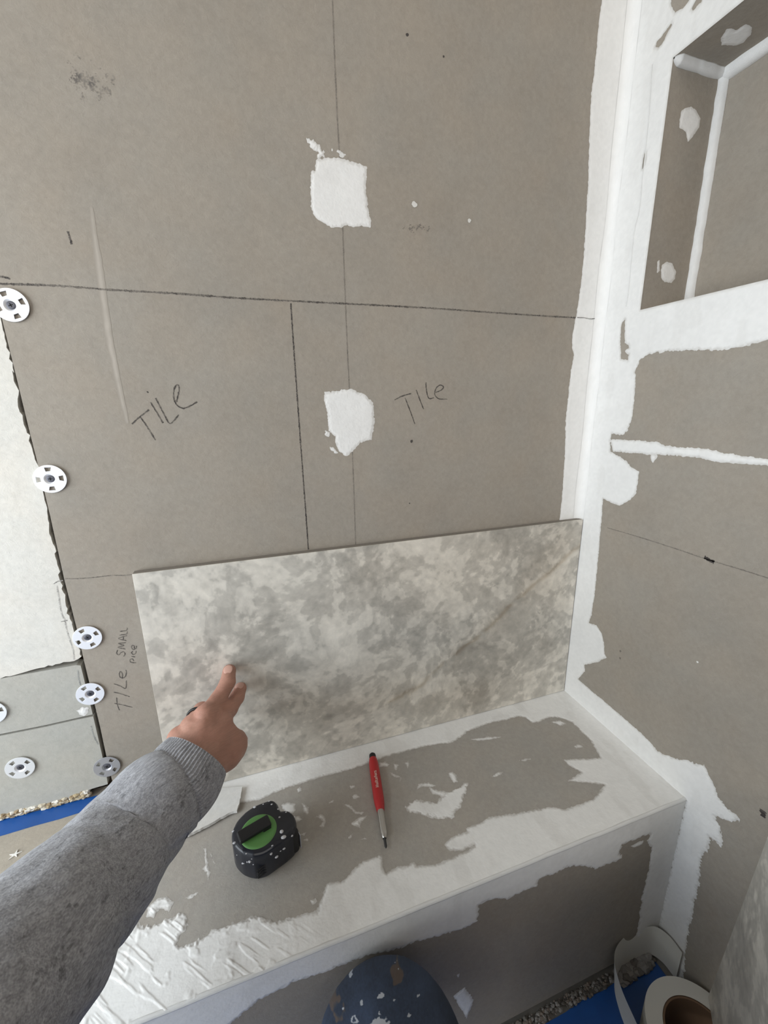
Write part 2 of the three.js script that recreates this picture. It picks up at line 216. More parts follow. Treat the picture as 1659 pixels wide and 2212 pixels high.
// paper facing of plasterboard: short random fibres over mottled pulp, 0.35 m tile
const PS = 1024, fibre = new Float32Array(PS * PS);
{
  const r = rng(5);
  for (let k = 0; k < 26000; k++) {
    let x = r() * PS, y = r() * PS; const a = r() * Math.PI * 2, len = 5 + r() * 13, w = (r() < 0.62 ? 1 : -1) * (0.2 + r() * 0.6); let ang = a;
    for (let s = 0; s < len; s++) { fibre[mod(Math.round(y), PS) * PS + mod(Math.round(x), PS)] += w; x += Math.cos(ang); y += Math.sin(ang); ang += (r() - 0.5) * 0.35; }
  }
}
const fib = (u, v) => clamp(fibre[mod(Math.floor(v * PS), PS) * PS + mod(Math.floor(u * PS), PS)], -1, 1);
const paperMap = tex(PS, PS, (u, v) => {
  const m = 0.915 + 0.05 * (fbm(u * 6, v * 6, 3, 4, 6) - 0.5) + 0.05 * (fbm(u * 90, v * 90, 9, 2, 90) - 0.5) + 0.032 * fib(u, v) + 0.03 * (hash2(u * PS | 0, v * PS | 0, 4) - 0.5);
  const w = 0.02 * (fbm(u * 9, v * 9, 31, 3, 9) - 0.5);
  return [m + w, m, m - w];
}, 1 / 0.35);
const paperBump = tex(PS, PS, (u, v) => { const b = 0.5 + 0.3 * (fbm(u * 120, v * 120, 8, 2, 120) - 0.5) + 0.2 * fib(u, v); return [b, b, b]; }, 1 / 0.35, false);
const plasterBump = tex(512, 512, (u, v) => { const b = 0.45 + 0.35 * (fbm(u * 8, v * 26, 12, 4, 0) - 0.5) + 0.35 * (fbm(u * 64, v * 64, 14, 2, 64) - 0.5); return [b, b, b]; }, 1 / 0.12, false);

const M = {};
function paperMat(r, g, b) { return new THREE.MeshStandardMaterial({ color: new THREE.Color().setRGB(r, g, b), map: paperMap, bumpMap: paperBump, bumpScale: 0.00025, roughness: 0.95, side: THREE.DoubleSide }); }
M.tan = paperMat(0.405, 0.36, 0.302);
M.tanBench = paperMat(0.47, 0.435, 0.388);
M.cream = paperMat(0.83, 0.795, 0.72);
M.greyBoard = paperMat(0.53, 0.515, 0.46);
M.gap = new THREE.MeshStandardMaterial({ color: new THREE.Color().setRGB(0.16, 0.115, 0.075), roughness: 1 });
M.plaster = new THREE.MeshStandardMaterial({ color: 0xffffff, vertexColors: true, bumpMap: plasterBump, bumpScale: 0.0003, roughness: 0.82, side: THREE.DoubleSide });
M.mark = new THREE.MeshStandardMaterial({ color: 0xffffff, vertexColors: true, roughness: 0.9, side: THREE.DoubleSide });
M.room = new THREE.MeshStandardMaterial({ color: new THREE.Color().setRGB(0.55, 0.51, 0.46), roughness: 0.95 });
M.ceiling = new THREE.MeshStandardMaterial({ color: new THREE.Color().setRGB(0.34, 0.33, 0.31), roughness: 0.95 });
M.frame = new THREE.MeshStandardMaterial({ color: new THREE.Color().setRGB(0.8, 0.8, 0.8), roughness: 0.4 });
M.glass = new THREE.MeshPhysicalMaterial({ color: 0xffffff, transmission: 1, thickness: 0, roughness: 0.02 });

// ---------------------------------------------------------------- spread compound: a thin real layer meshed from its outline
function sdPoly(pts, x, y) {                                        // signed distance, positive inside
  let d = 1e9, inside = false;
  for (let i = 0, j = pts.length - 1; i < pts.length; j = i++) {
    const [xi, yi] = pts[i], [xj, yj] = pts[j], ex = xj - xi, ey = yj - yi, wx = x - xi, wy = y - yi;
    const t = clamp((wx * ex + wy * ey) / (ex * ex + ey * ey + 1e-18)), dx = wx - ex * t, dy = wy - ey * t;
    d = Math.min(d, dx * dx + dy * dy);
    if ((yi > y) !== (yj > y) && x < ((xj - xi) * (y - yi)) / (yj - yi) + xi) inside = !inside;
  }
  return (inside ? 1 : -1) * Math.sqrt(d);
}
function region(pts, amp = 0.0015) { let a = [1e9, 1e9], b = [-1e9, -1e9]; for (const q of pts) { a = [Math.min(a[0], q[0]), Math.min(a[1], q[1])]; b = [Math.max(b[0], q[0]), Math.max(b[1], q[1])]; } return { pts, amp, a, b }; }
function sdRegion(R, u, v, pad = 0.012) { if (u < R.a[0] - pad || u > R.b[0] + pad || v < R.a[1] - pad || v > R.b[1] + pad) return -pad; return sdPoly(R.pts, u, v); }
function rough(u, v, s) { return (fbm(u * 150, v * 150, s, 2) - 0.5) * 1.3 + (fbm(u * 480, v * 480, s + 5, 2) - 0.5) * 2.0; }
// field(u, v) > 0 where there is material; map(u, v, h) -> xyz; height(u, v, f); tint(u, v, f) -> rgb
function layer(field, [u0, u1, v0, v1], step, map, height, tint) {
  const nu = Math.ceil((u1 - u0) / step), nv = Math.ceil((v1 - v0) / step), F = new Float32Array((nu + 1) * (nv + 1));
  for (let j = 0; j <= nv; j++) for (let i = 0; i <= nu; i++) F[j * (nu + 1) + i] = field(u0 + i * step, v0 + j * step);
  const pos = [], col = [], uv = [], idx = [], cache = new Map();
  const vert = (key, u, v, f) => {
    let k = cache.get(key); if (k !== undefined) return k;
    k = pos.length / 3; cache.set(key, k);
    pos.push(...map(u, v, height(u, v, f))); col.push(...tint(u, v, f)); uv.push(u, v);
    return k;
  };
  const W = nu + 1, big = W * (nv + 1);
  const corner = (i, j) => vert(j * W + i, u0 + i * step, v0 + j * step, F[j * W + i]);
  const edge = (i, j, k, l) => {
    const fa = F[j * W + i], fb = F[l * W + k], t = clamp(fa / (fa - fb), 0.02, 0.98);
    const horiz = l === j, key = big * (horiz ? 1 : 2) + (Math.min(j, l) * W + Math.min(i, k));
    return vert(key, u0 + mix(i, k, t) * step, v0 + mix(j, l, t) * step, 0);
  };
  for (let j = 0; j < nv; j++) for (let i = 0; i < nu; i++) {
    const c = [[i, j], [i + 1, j], [i + 1, j + 1], [i, j + 1]], ins = c.map(([a, b]) => F[b * W + a] > 0), n = ins[0] + ins[1] + ins[2] + ins[3];
    if (!n) continue;
    const loop = [];
    for (let k = 0; k < 4; k++) { const a = c[k], b = c[(k + 1) % 4]; if (ins[k]) loop.push(corner(...a)); if (ins[k] !== ins[(k + 1) % 4]) loop.push(edge(...a, ...b)); }
    for (let k = 1; k + 1 < loop.length; k++) idx.push(loop[0], loop[k], loop[k + 1]);
  }
  const g = new THREE.BufferGeometry();
  g.setAttribute('position', new THREE.Float32BufferAttribute(pos, 3)); g.setAttribute('color', new THREE.Float32BufferAttribute(col, 3)); g.setAttribute('uv', new THREE.Float32BufferAttribute(uv, 2));
  g.setIndex(idx); g.computeVertexNormals();
  return g;
}
const MAP = {                                                       // the four surfaces that carry compound
  back: (u, v, h) => [u, v, h], right: (u, v, h) => [-h, v, u], top: (u, v, h) => [u, h, v], front: (u, v, h) => [u, v, 0.222 + h],
};
const WHITE = [0.86, 0.85, 0.825];
function plasterTint(s, thin, base = [0.40, 0.372, 0.33]) {
  return (u, v, f) => {
    const n = 0.97 + 0.06 * (fbm(u * 40, v * 40, s, 3) - 0.5) + 0.05 * (vn(u * 300, v * 300, s + 3) - 0.5);
    const t = thin * sstep(0.0035, 0, f) * (0.5 + 0.8 * fbm(u * 220, v * 220, s + 9, 2)) + thin * 0.16 * sstep(0.56, 0.72, fbm(u * 60, v * 24, s + 21, 3));
    const k = clamp(t, 0, 0.85);
    return [0, 1, 2].map((i) => mix(WHITE[i] * n, base[i], k));
  };
}
function trowel(s, thick, rise, wild = 0) {
  return (u, v, f) => {
    const e = sstep(0, 0.004, f), n = fbm(u * 30, v * 70, s, 3) - 0.5;
    const w = typeof wild === 'function' ? wild(u, v) : wild;
    return 0.00015 + e * (thick + rise * n + w * sstep(0.62, 0.72, fbm((u * 0.72 + v * 0.69) * 26, (u * 0.69 - v * 0.72) * 240, s + 7, 3)) + w * 1.2 * sstep(0.6, 0.75, fbm(u * 90, v * 90, s + 11, 3)));
  };
}
// pencil: a flat ribbon of graphite with a broken, grainy outline
function ribbons(strokes, width, map, tone, s, density = 0.8) {
  const pos = [], col = [], idx = [];
  const r = rng(s);
  for (const pts of strokes) {
    const c = new THREE.CatmullRomCurve3(pts.map(([a, b]) => new THREE.Vector3(a, b, 0)), false, 'centripetal');
    const L = c.getLength(), n = Math.max(4, Math.ceil(L / 0.0008)), P = c.getSpacedPoints(n);
    for (let i = 0; i <= n; i++) {
      const a = P[Math.max(0, i - 1)], b = P[Math.min(n, i + 1)], tx = b.x - a.x, ty = b.y - a.y, l = Math.hypot(tx, ty) || 1;
      const w = width * (0.7 + 0.6 * vn(i * 0.35, s, s)) * 0.5, off = width * 0.25 * (r() - 0.5);
      const nx = -ty / l, ny = tx / l;
      for (const e of [-1, 1]) {
        pos.push(...map(P[i].x + nx * (e * w + off + (r() - 0.5) * width * 0.25), P[i].y + ny * (e * w + off + (r() - 0.5) * width * 0.25), 0.00012));
        const k = clamp(density + (r() - 0.5) * 0.5 + (vn(i * 0.18, s + 40, s) - 0.5) * 0.4, 0.1, 1);
        col.push(...[0, 1, 2].map((q) => mix(tone.base[q], tone.ink[q], k)));
      }
      if (i) { const q = pos.length / 3 - 4; idx.push(q, q + 1, q + 2, q + 1, q + 3, q + 2); }
    }
  }
  const g = new THREE.BufferGeometry();
  g.setAttribute('position', new THREE.Float32BufferAttribute(pos, 3)); g.setAttribute('color', new THREE.Float32BufferAttribute(col, 3)); g.setIndex(idx); g.computeVertexNormals();
  return g;
}
const TONE = { base: [0.32, 0.285, 0.24], ink: [0.045, 0.038, 0.035] }, TONE_FAINT = { base: [0.325, 0.29, 0.245], ink: [0.16, 0.14, 0.12] }, TONE_CREAM = { base: [0.75, 0.72, 0.66], ink: [0.15, 0.14, 0.13] };

// ---------------------------------------------------------------- the room shell
{
  const fl = structure('floor', 'pale grey cement floor at the foot of the bench', 'floor');
  part('slab', boxG(LEFT_X - 0.1, 0.12, FLOOR_Y - 0.08, FLOOR_Y, -0.05, FRONT_Z + 0.1), new THREE.MeshStandardMaterial({ color: new THREE.Color().setRGB(0.3, 0.28, 0.25), map: paperMap, roughness: 0.95 }), fl);
  const ce = structure('ceiling', 'plain ceiling above the room', 'ceiling');
  part('slab', boxG(LEFT_X - 0.1, 0.12, CEIL_Y, CEIL_Y + 0.08, -0.05, FRONT_Z + 0.1), M.ceiling, ce);
  const wl = structure('wall_left', 'wall with the side window left of the bench', 'wall');
  { const h = [[WIN_L.z0, WIN_L.y0], [WIN_L.z1, WIN_L.y0], [WIN_L.z1, WIN_L.y1], [WIN_L.z0, WIN_L.y1]];
    const g = prism([[-0.05, FLOOR_Y], [FRONT_Z + 0.1, FLOOR_Y], [FRONT_Z + 0.1, CEIL_Y], [-0.05, CEIL_Y]], 0.1, [h]);
    g.rotateY(-Math.PI / 2); g.translate(LEFT_X, 0, 0); part('wall_panel', planarUV(g), M.room, wl); }
  const wf = structure('wall_front', 'wall behind the camera with an added fill window', 'wall');
  { const h = [[FILL_WIN_F.x0, FILL_WIN_F.y0], [FILL_WIN_F.x1, FILL_WIN_F.y0], [FILL_WIN_F.x1, FILL_WIN_F.y1], [FILL_WIN_F.x0, FILL_WIN_F.y1]];
    const g = prism([[LEFT_X, FLOOR_Y], [0.0, FLOOR_Y], [0.0, CEIL_Y], [LEFT_X, CEIL_Y]], 0.1, [h]);
    g.translate(0, 0, FRONT_Z); part('wall_panel', planarUV(g), M.room, wf); }
  const frameBars = (o, put) => { for (const b of put) part('frame_bar', boxG(...b), M.frame, o); };
  const w1 = structure('window_1', 'side window left of the bench', 'window');
  const X = LEFT_X - 0.05, t = 0.03;
  frameBars(w1, [[X - 0.03, X, WIN_L.y0, WIN_L.y0 + t, WIN_L.z0, WIN_L.z1], [X - 0.03, X, WIN_L.y1 - t, WIN_L.y1, WIN_L.z0, WIN_L.z1], [X - 0.03, X, WIN_L.y0 + t, WIN_L.y1 - t, WIN_L.z0, WIN_L.z0 + t], [X - 0.03, X, WIN_L.y0 + t, WIN_L.y1 - t, WIN_L.z1 - t, WIN_L.z1]]);
  part('pane', boxG(X - 0.018, X - 0.014, WIN_L.y0 + t, WIN_L.y1 - t, WIN_L.z0 + t, WIN_L.z1 - t), M.glass, w1);
  const w2 = structure('window_2', 'added window behind the camera for front fill light', 'window');
  const Z = FRONT_Z + 0.05;
  frameBars(w2, [[FILL_WIN_F.x0, FILL_WIN_F.x1, FILL_WIN_F.y0, FILL_WIN_F.y0 + t, Z, Z + 0.03], [FILL_WIN_F.x0, FILL_WIN_F.x1, FILL_WIN_F.y1 - t, FILL_WIN_F.y1, Z, Z + 0.03], [FILL_WIN_F.x0, FILL_WIN_F.x0 + t, FILL_WIN_F.y0 + t, FILL_WIN_F.y1 - t, Z, Z + 0.03], [FILL_WIN_F.x1 - t, FILL_WIN_F.x1, FILL_WIN_F.y0 + t, FILL_WIN_F.y1 - t, Z, Z + 0.03]]);
  part('pane', boxG(FILL_WIN_F.x0 + t, FILL_WIN_F.x1 - t, FILL_WIN_F.y0 + t, FILL_WIN_F.y1 - t, Z + 0.014, Z + 0.018), M.glass, w2);
}

// ---------------------------------------------------------------- back wall: four boards with open joints over a timber backing
const wallBack = structure('wall_back', 'tan plasterboard back wall with pencil lines behind the bench', 'wall');
{
  const BT = 0.0125, r = rng(77);
  const ragged = (pts, amp) => { const o = []; for (let i = 0; i + 1 < pts.length; i++) { const [a, b] = pts[i], [c, d] = pts[i + 1], n = Math.max(1, Math.round(Math.hypot(c - a, d - b) / 0.004)); for (let k = 0; k < n; k++) o.push([mix(a, c, k / n) + (k ? (r() - 0.5) * amp : 0), mix(b, d, k / n) + (k ? (r() - 0.5) * amp : 0)]); } o.push(pts[pts.length - 1]); return o; };
  const board = (name, pts, mat, label) => { const g = prism(pts, BT); g.translate(0, 0, -BT); return part(name, planarUV(g), mat, wallBack, label); };
  part('backing', boxG(LEFT_X, 0.1, FLOOR_Y, CEIL_Y, -0.05, -0.022), M.gap, wallBack);
  const me = mm(TR.mainEdge).map(([x, y]) => [x + 0.0006, y]);
  board('plasterboard', [[me[0][0], CEIL_Y], ...me, [me[me.length - 1][0] + 0.002, FLOOR_Y], [0.09, FLOOR_Y], [0.09, CEIL_Y]], M.tan, 'large tan plasterboard');
  const ce = ragged(mm(TR.creamEdge), 0.0022);
  board('plasterboard', [[LEFT_X, CEIL_Y], [ce[0][0], CEIL_Y], ...ce, [LEFT_X, 0.2]], M.cream, 'cream plasterboard with a ragged cut edge');
  const gx = (y) => { for (let i = 0; i + 1 < me.length; i++) if (y <= me[i][1] && y >= me[i + 1][1]) return mix(me[i][0], me[i + 1][0], (me[i][1] - y) / (me[i][1] - me[i + 1][1])) - 0.0042; return me[me.length - 1][0] - 0.0042; };
  const jt = mm(TR.joint), wb = mm(TR.wallBottom);
  board('plasterboard', [[LEFT_X, 0.1975], [gx(0.2) - 0.004, 0.2015], [gx(0.2), 0.2], [gx(0.165), 0.165], [gx(0.136), 0.1345], ...jt.slice(0, -1).reverse().map(([x, y]) => [x, y + 0.0012]), [LEFT_X, 0.134]], M.greyBoard, 'narrow grey board strip');
  board('plasterboard', [[LEFT_X, 0.131], ...jt.slice(0, -1).map(([x, y]) => [x, y - 0.0012]), [gx(0.13), 0.1315], [gx(0.09), 0.09], [gx(0.05), 0.05], ...ragged(wb.slice().reverse(), 0.002).slice(1), [LEFT_X, 0.02]], M.greyBoard, 'lower grey board');

  // pencil work
  const S = (k) => mm(TR['S_' + k]);
  part('pencil_line', ribbons([S('horizontal')], 0.0017, MAP.back, TONE, 3, 0.66), M.mark, wallBack, 'long level pencil line');
  part('pencil_line', ribbons([S('lineOnBand')], 0.0011, (u, v, h) => [u, v, h + 0.0009], { base: [0.7, 0.69, 0.66], ink: [0.12, 0.11, 0.1] }, 14, 0.7), M.mark, wallBack, 'end of the level pencil line over the white band');
  part('pencil_line', ribbons([S('verticalDark')], 0.0014, MAP.back, TONE, 4, 0.85), M.mark, wallBack, 'dark upright pencil line above the tile');
  part('pencil_line', ribbons([S('verticalFaint')], 0.0012, MAP.back, TONE_FAINT, 5, 0.6), M.mark, wallBack, 'faint upright pencil line through the filler patches');
  part('pencil_line', ribbons([S('tileTrace')], 0.0009, MAP.back, TONE, 6, 0.5), M.mark, wallBack, 'pencil line left of the tile');
  part('pencil_line', ribbons([S('shortTick'), S('tickLeft')], 0.0016, MAP.back, TONE, 7, 0.7), M.mark, wallBack, 'short pencil ticks');
  part('pencil_line', ribbons([S('tileTraceCream'), S('creamTick')], 0.0011, MAP.back, TONE_CREAM, 8, 0.7), M.mark, wallBack);
  part('pencil_line', ribbons([mm(TR.creamLine)], 0.0012, MAP.back, TONE_CREAM, 9, 0.45), M.mark, wallBack);
  part('pencil_line', ribbons([S('greyArc'), S('greyLine'), S('jointMark')], 0.0012, MAP.back, { base: [0.5, 0.5, 0.46], ink: [0.12, 0.12, 0.12] }, 10, 0.55), M.mark, wallBack);
  part('handwriting', ribbons(['t1bar', 't1stem', 'i1', 'i1dot', 'l1', 'e1'].map(S), 0.0013, MAP.back, TONE, 11, 0.78), M.mark, wallBack, 'handwritten word TILE');
  part('handwriting', ribbons(['t2bar', 't2stem', 'i2', 'l2', 'e2'].map(S), 0.0012, MAP.back, TONE, 12, 0.78), M.mark, wallBack, 'handwritten word TILE nearer the corner');
  part('handwriting', ribbons(['t3stem', 't3bar', 'i3', 'l3', 'e3', 's4', 'm4', 'a4', 'a4b', 'l4', 'l4b', 'p5', 'i5', 'c5', 'e5'].map(S), 0.001, MAP.back, TONE, 13, 0.78), M.mark, wallBack, 'small handwriting beside the tile');

  // scuff, smudge, specks
  const sc = mm(TR.scuff);
  const along = (u, v) => { let d = 1, t = 0; for (let i = 0; i + 1 < sc.length; i++) { const [a, b] = sc[i], [c, e] = sc[i + 1], k = clamp(((u - a) * (c - a) + (v - b) * (e - b)) / ((c - a) ** 2 + (e - b) ** 2)); const q = Math.hypot(u - mix(a, c, k), v - mix(b, e, k)); if (q < d) { d = q; t = (i + k) / (sc.length - 1); } } return [d, t]; };
  part('scuff', layer((u, v) => { const [d, t] = along(u, v); return 0.0034 * (0.45 + 0.55 * Math.sin(t * Math.PI)) - d + 0.0011 * (fbm(u * 300, v * 120, 4, 2) - 0.55); }, [-0.6, -0.5, 0.42, 0.68], 0.0007, MAP.back, () => 0.0001,
    (u, v, f) => { const k = sstep(0, 0.0032, f) * (0.45 + 0.4 * vn(u * 300, v * 160, 8)); return [mix(0.335, 0.5, k), mix(0.298, 0.45, k), mix(0.252, 0.39, k)]; }), M.mark, wallBack, 'pale upright scuff');
  const sm = region(mm(TR.smudge));
  part('smudge', layer((u, v) => Math.min(0.006, sdRegion(sm, u, v)) * 0.1 + 0.006 * (fbm(u * 190, v * 190, 61, 4) - 0.57) + 0.003 * (vn(u * 1100, v * 1100, 2) - 0.6), [sm.a[0] - 0.01, sm.b[0] + 0.01, sm.a[1] - 0.01, sm.b[1] + 0.01], 0.0005, MAP.back, () => 0.0001,
    (u, v, f) => { const k = clamp(sstep(0, 0.0009, f) * (0.15 + 0.8 * vn(u * 260, v * 260, 6))); return [mix(0.3, 0.09, k), mix(0.268, 0.082, k), mix(0.228, 0.075, k)]; }), M.mark, wallBack, 'dark smudge');
  const specks = (list, amp, tint, s) => (u, v) => { let f = -1; for (const [x, y, rr] of list) f = Math.max(f, rr - Math.hypot(u - x, (v - y)) + amp * rr * rough(u, v, s)); return f; };
  const bm = mm(TR.B_marks), dark = [[...bm[0], 0.0018], [...bm[4], 0.0016], [...bm[5], 0.001], [...bm[6], 0.0009]], white = [[...bm[1], 0.0026], [...bm[3], 0.0018]];
  for (const q of dark) part('pencil_dot', layer(specks([q], 0.5, 0, 3), [q[0] - 0.005, q[0] + 0.005, q[1] - 0.005, q[1] + 0.005], 0.0004, MAP.back, () => 0.00012, () => [0.07, 0.06, 0.055]), M.mark, wallBack);
  for (const q of white) part('plaster_speck', layer(specks([q], 0.6, 0, 4), [q[0] - 0.006, q[0] + 0.006, q[1] - 0.006, q[1] + 0.006], 0.0004, MAP.back, () => 0.0004, () => [0.7, 0.68, 0.64]), M.mark, wallBack);
  part('smudge', layer((u, v) => { const dx = (u - bm[2][0]) / 0.017, dy = (v - bm[2][1]) / 0.004; return 0.0012 * (1 - dx * dx - dy * dy) + 0.005 * (fbm(u * 260, v * 260, 71, 4) - 0.62) + 0.003 * (vn(u * 1300, v * 1300, 2) - 0.6); }, [bm[2][0] - 0.02, bm[2][0] + 0.02, bm[2][1] - 0.007, bm[2][1] + 0.007], 0.0005, MAP.back, () => 0.0001, () => [0.2, 0.175, 0.15]), M.mark, wallBack);

  // joint compound: the upright band at the corner and two dabs over the screws
  const bandR = region(mm(TR.backBand));
  part('joint_compound', layer((u, v) => sdRegion(bandR, u, v) + 0.0009 * rough(u * 0.7, v * 0.7, 3), [-0.07, 0.0, -0.002, CEIL_Y], 0.001, MAP.back, trowel(5, 0.0005, 0.0004), plasterTint(7, 0.25, [0.4, 0.362, 0.312])), M.plaster, wallBack, 'white corner band');
  const dab = (names, s, b) => { const Rs = names.map((k) => region(mm(TR[k]))); return layer((u, v) => { let f = -1; Rs.forEach((R, i) => { f = Math.max(f, sdRegion(R, u, v) + (i ? 0.0022 : 0.0012) * rough(u, v, s + i)); }); return f; }, b, 0.0007, MAP.back, trowel(s, 0.0005, 0.0004), plasterTint(s, 0.3, [0.34, 0.3, 0.252])); };
  part('filler_patch', dab(['patchA', 'patchAsmear', 'patchAsmear2'], 21, [-0.4, -0.31, 0.65, 0.75]), M.plaster, wallBack, 'upper square white filler patch');
  part('filler_patch', dab(['patchB', 'patchBcrumbA', 'patchBcrumbB'], 27, [-0.4, -0.31, 0.405, 0.505]), M.plaster, wallBack, 'lower white filler patch');
  part('filler_chip', dab(['whiteChip', 'whiteChip2'], 29, [-0.71, -0.67, 0.12, 0.155]), M.plaster, wallBack);
}

// ---------------------------------------------------------------- right wall with the niche
const wallRight = structure('wall_right', 'right wall with a plastered recessed niche above the bench', 'wall');
const NICHE = { z0: 0.0625, z1: 0.40, y0: 0.587, y1: 0.838, d: 0.078 };
{
  const N = NICHE, g = prism([[-0.012, FLOOR_Y], [FRONT_Z + 0.1, FLOOR_Y], [FRONT_Z + 0.1, CEIL_Y], [-0.012, CEIL_Y]], N.d, [[[N.z0, N.y0], [N.z1, N.y0], [N.z1, N.y1], [N.z0, N.y1]]]);
  g.rotateY(Math.PI / 2); g.scale(1, 1, -1);                        // (z, y) outline, pushed out along +x
  part('plasterboard', planarUV(flipFix(g)), M.tan, wallRight);
  part('niche_back', boxG(N.d, N.d + 0.0125, N.y0 - 0.05, N.y1 + 0.05, N.z0 - 0.05, N.z1 + 0.05), M.tan, wallRight);

  const band = region(mm(TR.rightBand)), notch = ['A', 'B', 'C', 'D', 'E'].map((k) => region(mm(TR['rightNotch' + k]))), strips = ['rightStripTop', 'rightStripDrip'].map((k) => region(mm(TR[k])));
  strips[0].pts.splice(9, 0, [0.45, 0.412], [0.452, 0.405]); strips[0].b[0] = 0.46;   // the strip runs on along the wall
  const hole = region([[N.z0, N.y0], [N.z1, N.y0], [N.z1, N.y1], [N.z0, N.y1]]);
  const lower = (v) => sstep(0.0, -0.02, v), amp = (u, v) => 0.0009 + 0.0016 * sstep(0.1, 0.02, v) * sstep(0.15, 0.2, u) + 0.0009 * sstep(0.5, 0.53, v) * sstep(0.56, 0.54, v) + 0.0006 * sstep(0.38, 0.44, v) * sstep(0.46, 0.44, v);
  const field = (u, v) => {
    let f = sdRegion(band, u, v) + amp(u, v) * rough(u, v, 41);
    for (const k of notch) f = Math.min(f, -sdRegion(k, u, v) + 0.001 * rough(u, v, 43));
    for (const k of strips) f = Math.max(f, sdRegion(k, u, v) + 0.0012 * rough(u, v, 45));
    return Math.min(f, -sdRegion(hole, u, v) + 0.0003);
  };
  part('joint_compound', layer(field, [0, 0.47, FLOOR_Y + 0.001, CEIL_Y], 0.00105, MAP.right, trowel(47, 0.0006, 0.0005), plasterTint(49, 0.4, [0.4, 0.362, 0.312])), M.plaster, wallRight, 'white compound around niche and corner');
  // cove of compound in the upright corner
  const cove = (r0, y0, y1, seg, s) => { const pos = [], col = [], uv = [], idx = [], n = Math.ceil((y1 - y0) / 0.006), tint = plasterTint(s, 0); for (let j = 0; j <= n; j++) for (let i = 0; i <= seg; i++) { const y = mix(y0, y1, j / n), a = (i / seg) * Math.PI / 2, r = r0 * (0.9 + 0.25 * (vn(y * 14, 2, s) - 0.5)); pos.push(-r + r * Math.sin(a) - 0.0009, y, r - r * Math.cos(a) + 0.0009); col.push(...tint(i * 0.002, y, 0.01)); uv.push(i * 0.002, y); if (i && j) { const k = j * (seg + 1) + i; idx.push(k, k - 1, k - seg - 2, k, k - seg - 2, k - seg - 1); } } const g = new THREE.BufferGeometry(); g.setAttribute('position', new THREE.Float32BufferAttribute(pos, 3)); g.setAttribute('color', new THREE.Float32BufferAttribute(col, 3)); g.setAttribute('uv', new THREE.Float32BufferAttribute(uv, 2)); g.setIndex(idx); g.computeVertexNormals(); return g; };
  part('corner_cove', cove(0.011, 0.3, CEIL_Y, 8, 51), M.plaster, wallRight, 'rounded white corner');

  // ragged sealed joints inside the niche
  const tube = (pts, r, s, ends = 0) => { const c = new THREE.CatmullRomCurve3(pts.map((q) => new THREE.Vector3(...q))); const g = new THREE.TubeGeometry(c, 60, r, 12); const p = g.attributes.position, col = []; for (let i = 0; i < p.count; i++) { const ring = Math.floor(i / 13), q = c.getPointAt(clamp(ring / 60)), n = (1 + 0.25 * (fbm(p.getY(i) * 90, (p.getZ(i) + p.getX(i)) * 90, s, 2) - 0.5)) * Math.sqrt(clamp(ends ? ring / 4 : 1, 0.02, 1)); p.setXYZ(i, q.x + (p.getX(i) - q.x) * n, q.y + (p.getY(i) - q.y) * n, q.z + (p.getZ(i) - q.z) * n); col.push(...plasterTint(s, 0)(p.getZ(i), p.getY(i), 0.01)); } g.setAttribute('color', new THREE.Float32BufferAttribute(col, 3)); g.computeVertexNormals(); return g; };
  const d = N.d, e = 0.001;
  part('niche_joint', tube([[d - e, N.y0 - 0.005, N.z0 + e], [d - e, 0.70, N.z0 + e], [d - e, N.y1 + 0.006, N.z0 + e]], 0.0068, 53), M.plaster, wallRight, 'white upright seal inside the niche');
  part('niche_joint', tube([[d - e, N.y1 - e, N.z0 - 0.006], [d - e, N.y1 - e, 0.2], [d - e, N.y1 - e, N.z1]], 0.009, 55), M.plaster, wallRight, 'seal along the niche ceiling');
  part('niche_joint', tube([[0.0005, N.y1 - e, N.z0 + e], [0.03, N.y1 - e, N.z0 + e], [d + 0.006, N.y1 - e, N.z0 + e]], 0.0068, 57, 1), M.plaster, wallRight, 'seal across the niche side top');
  part('bead_ridge', tube(mm(TR.beadLine).map(([z, y]) => [-0.0006, y, z]), 0.0007, 59), M.plaster, wallRight, 'thin ridge beside the niche');
  const spot = (map, pts, b, s, name) => { const R = region(pts); return part('filler_patch', layer((u, v) => sdRegion(R, u, v) + 0.0006 * rough(u, v, s), b, 0.0008, map, trowel(s, 0.0006, 0.0003), plasterTint(s, 0.3, [0.4, 0.362, 0.312])), M.plaster, wallRight, name); };
  const side = (u, v, h) => [u, v, N.z0 + h], ceil = (u, v, h) => [u, N.y1 - h, v];
  spot(side, mm(TR.nicheSpotA), [0, d, 0.6, 0.84], 61, 'egg-shaped white dab in the niche');
  spot(side, mm(TR.nicheSpotB), [0, d, 0.59, 0.7], 63, 'small white dab low in the niche');
  spot(side, mm(TR.nicheSpotC), [0, d, 0.59, 0.7], 64);
  spot(ceil, mm(TR.nicheSpotD), [0, d, 0.06, 0.3], 65, 'white dab on the niche ceiling');

  // pencil line and marks
  const rl = mm(TR.S_rightLine);
  part('pencil_line', ribbons([rl], 0.0011, MAP.right, TONE_FAINT, 81, 0.75), M.mark, wallRight, 'faint level pencil line');
  const rm = mm(TR.R_marks);
  part('pencil_dot', ribbons([[[rm[0][0] - 0.006, rm[0][1] + 0.0015], [rm[0][0] + 0.005, rm[0][1] - 0.001]]], 0.0035, MAP.right, TONE, 82, 0.9), M.mark, wallRight);
  part('pencil_dot', ribbons([[rm[1], [rm[1][0] - 0.001, rm[1][1] - 0.003]], [rm[2], [rm[2][0], rm[2][1] - 0.003]]], 0.002, MAP.right, TONE_FAINT, 83, 0.9), M.mark, wallRight);
  part('pencil_dot', ribbons([[rm[4], rm[5]]], 0.0045, MAP.right, TONE, 84, 0.95), M.mark, wallRight);
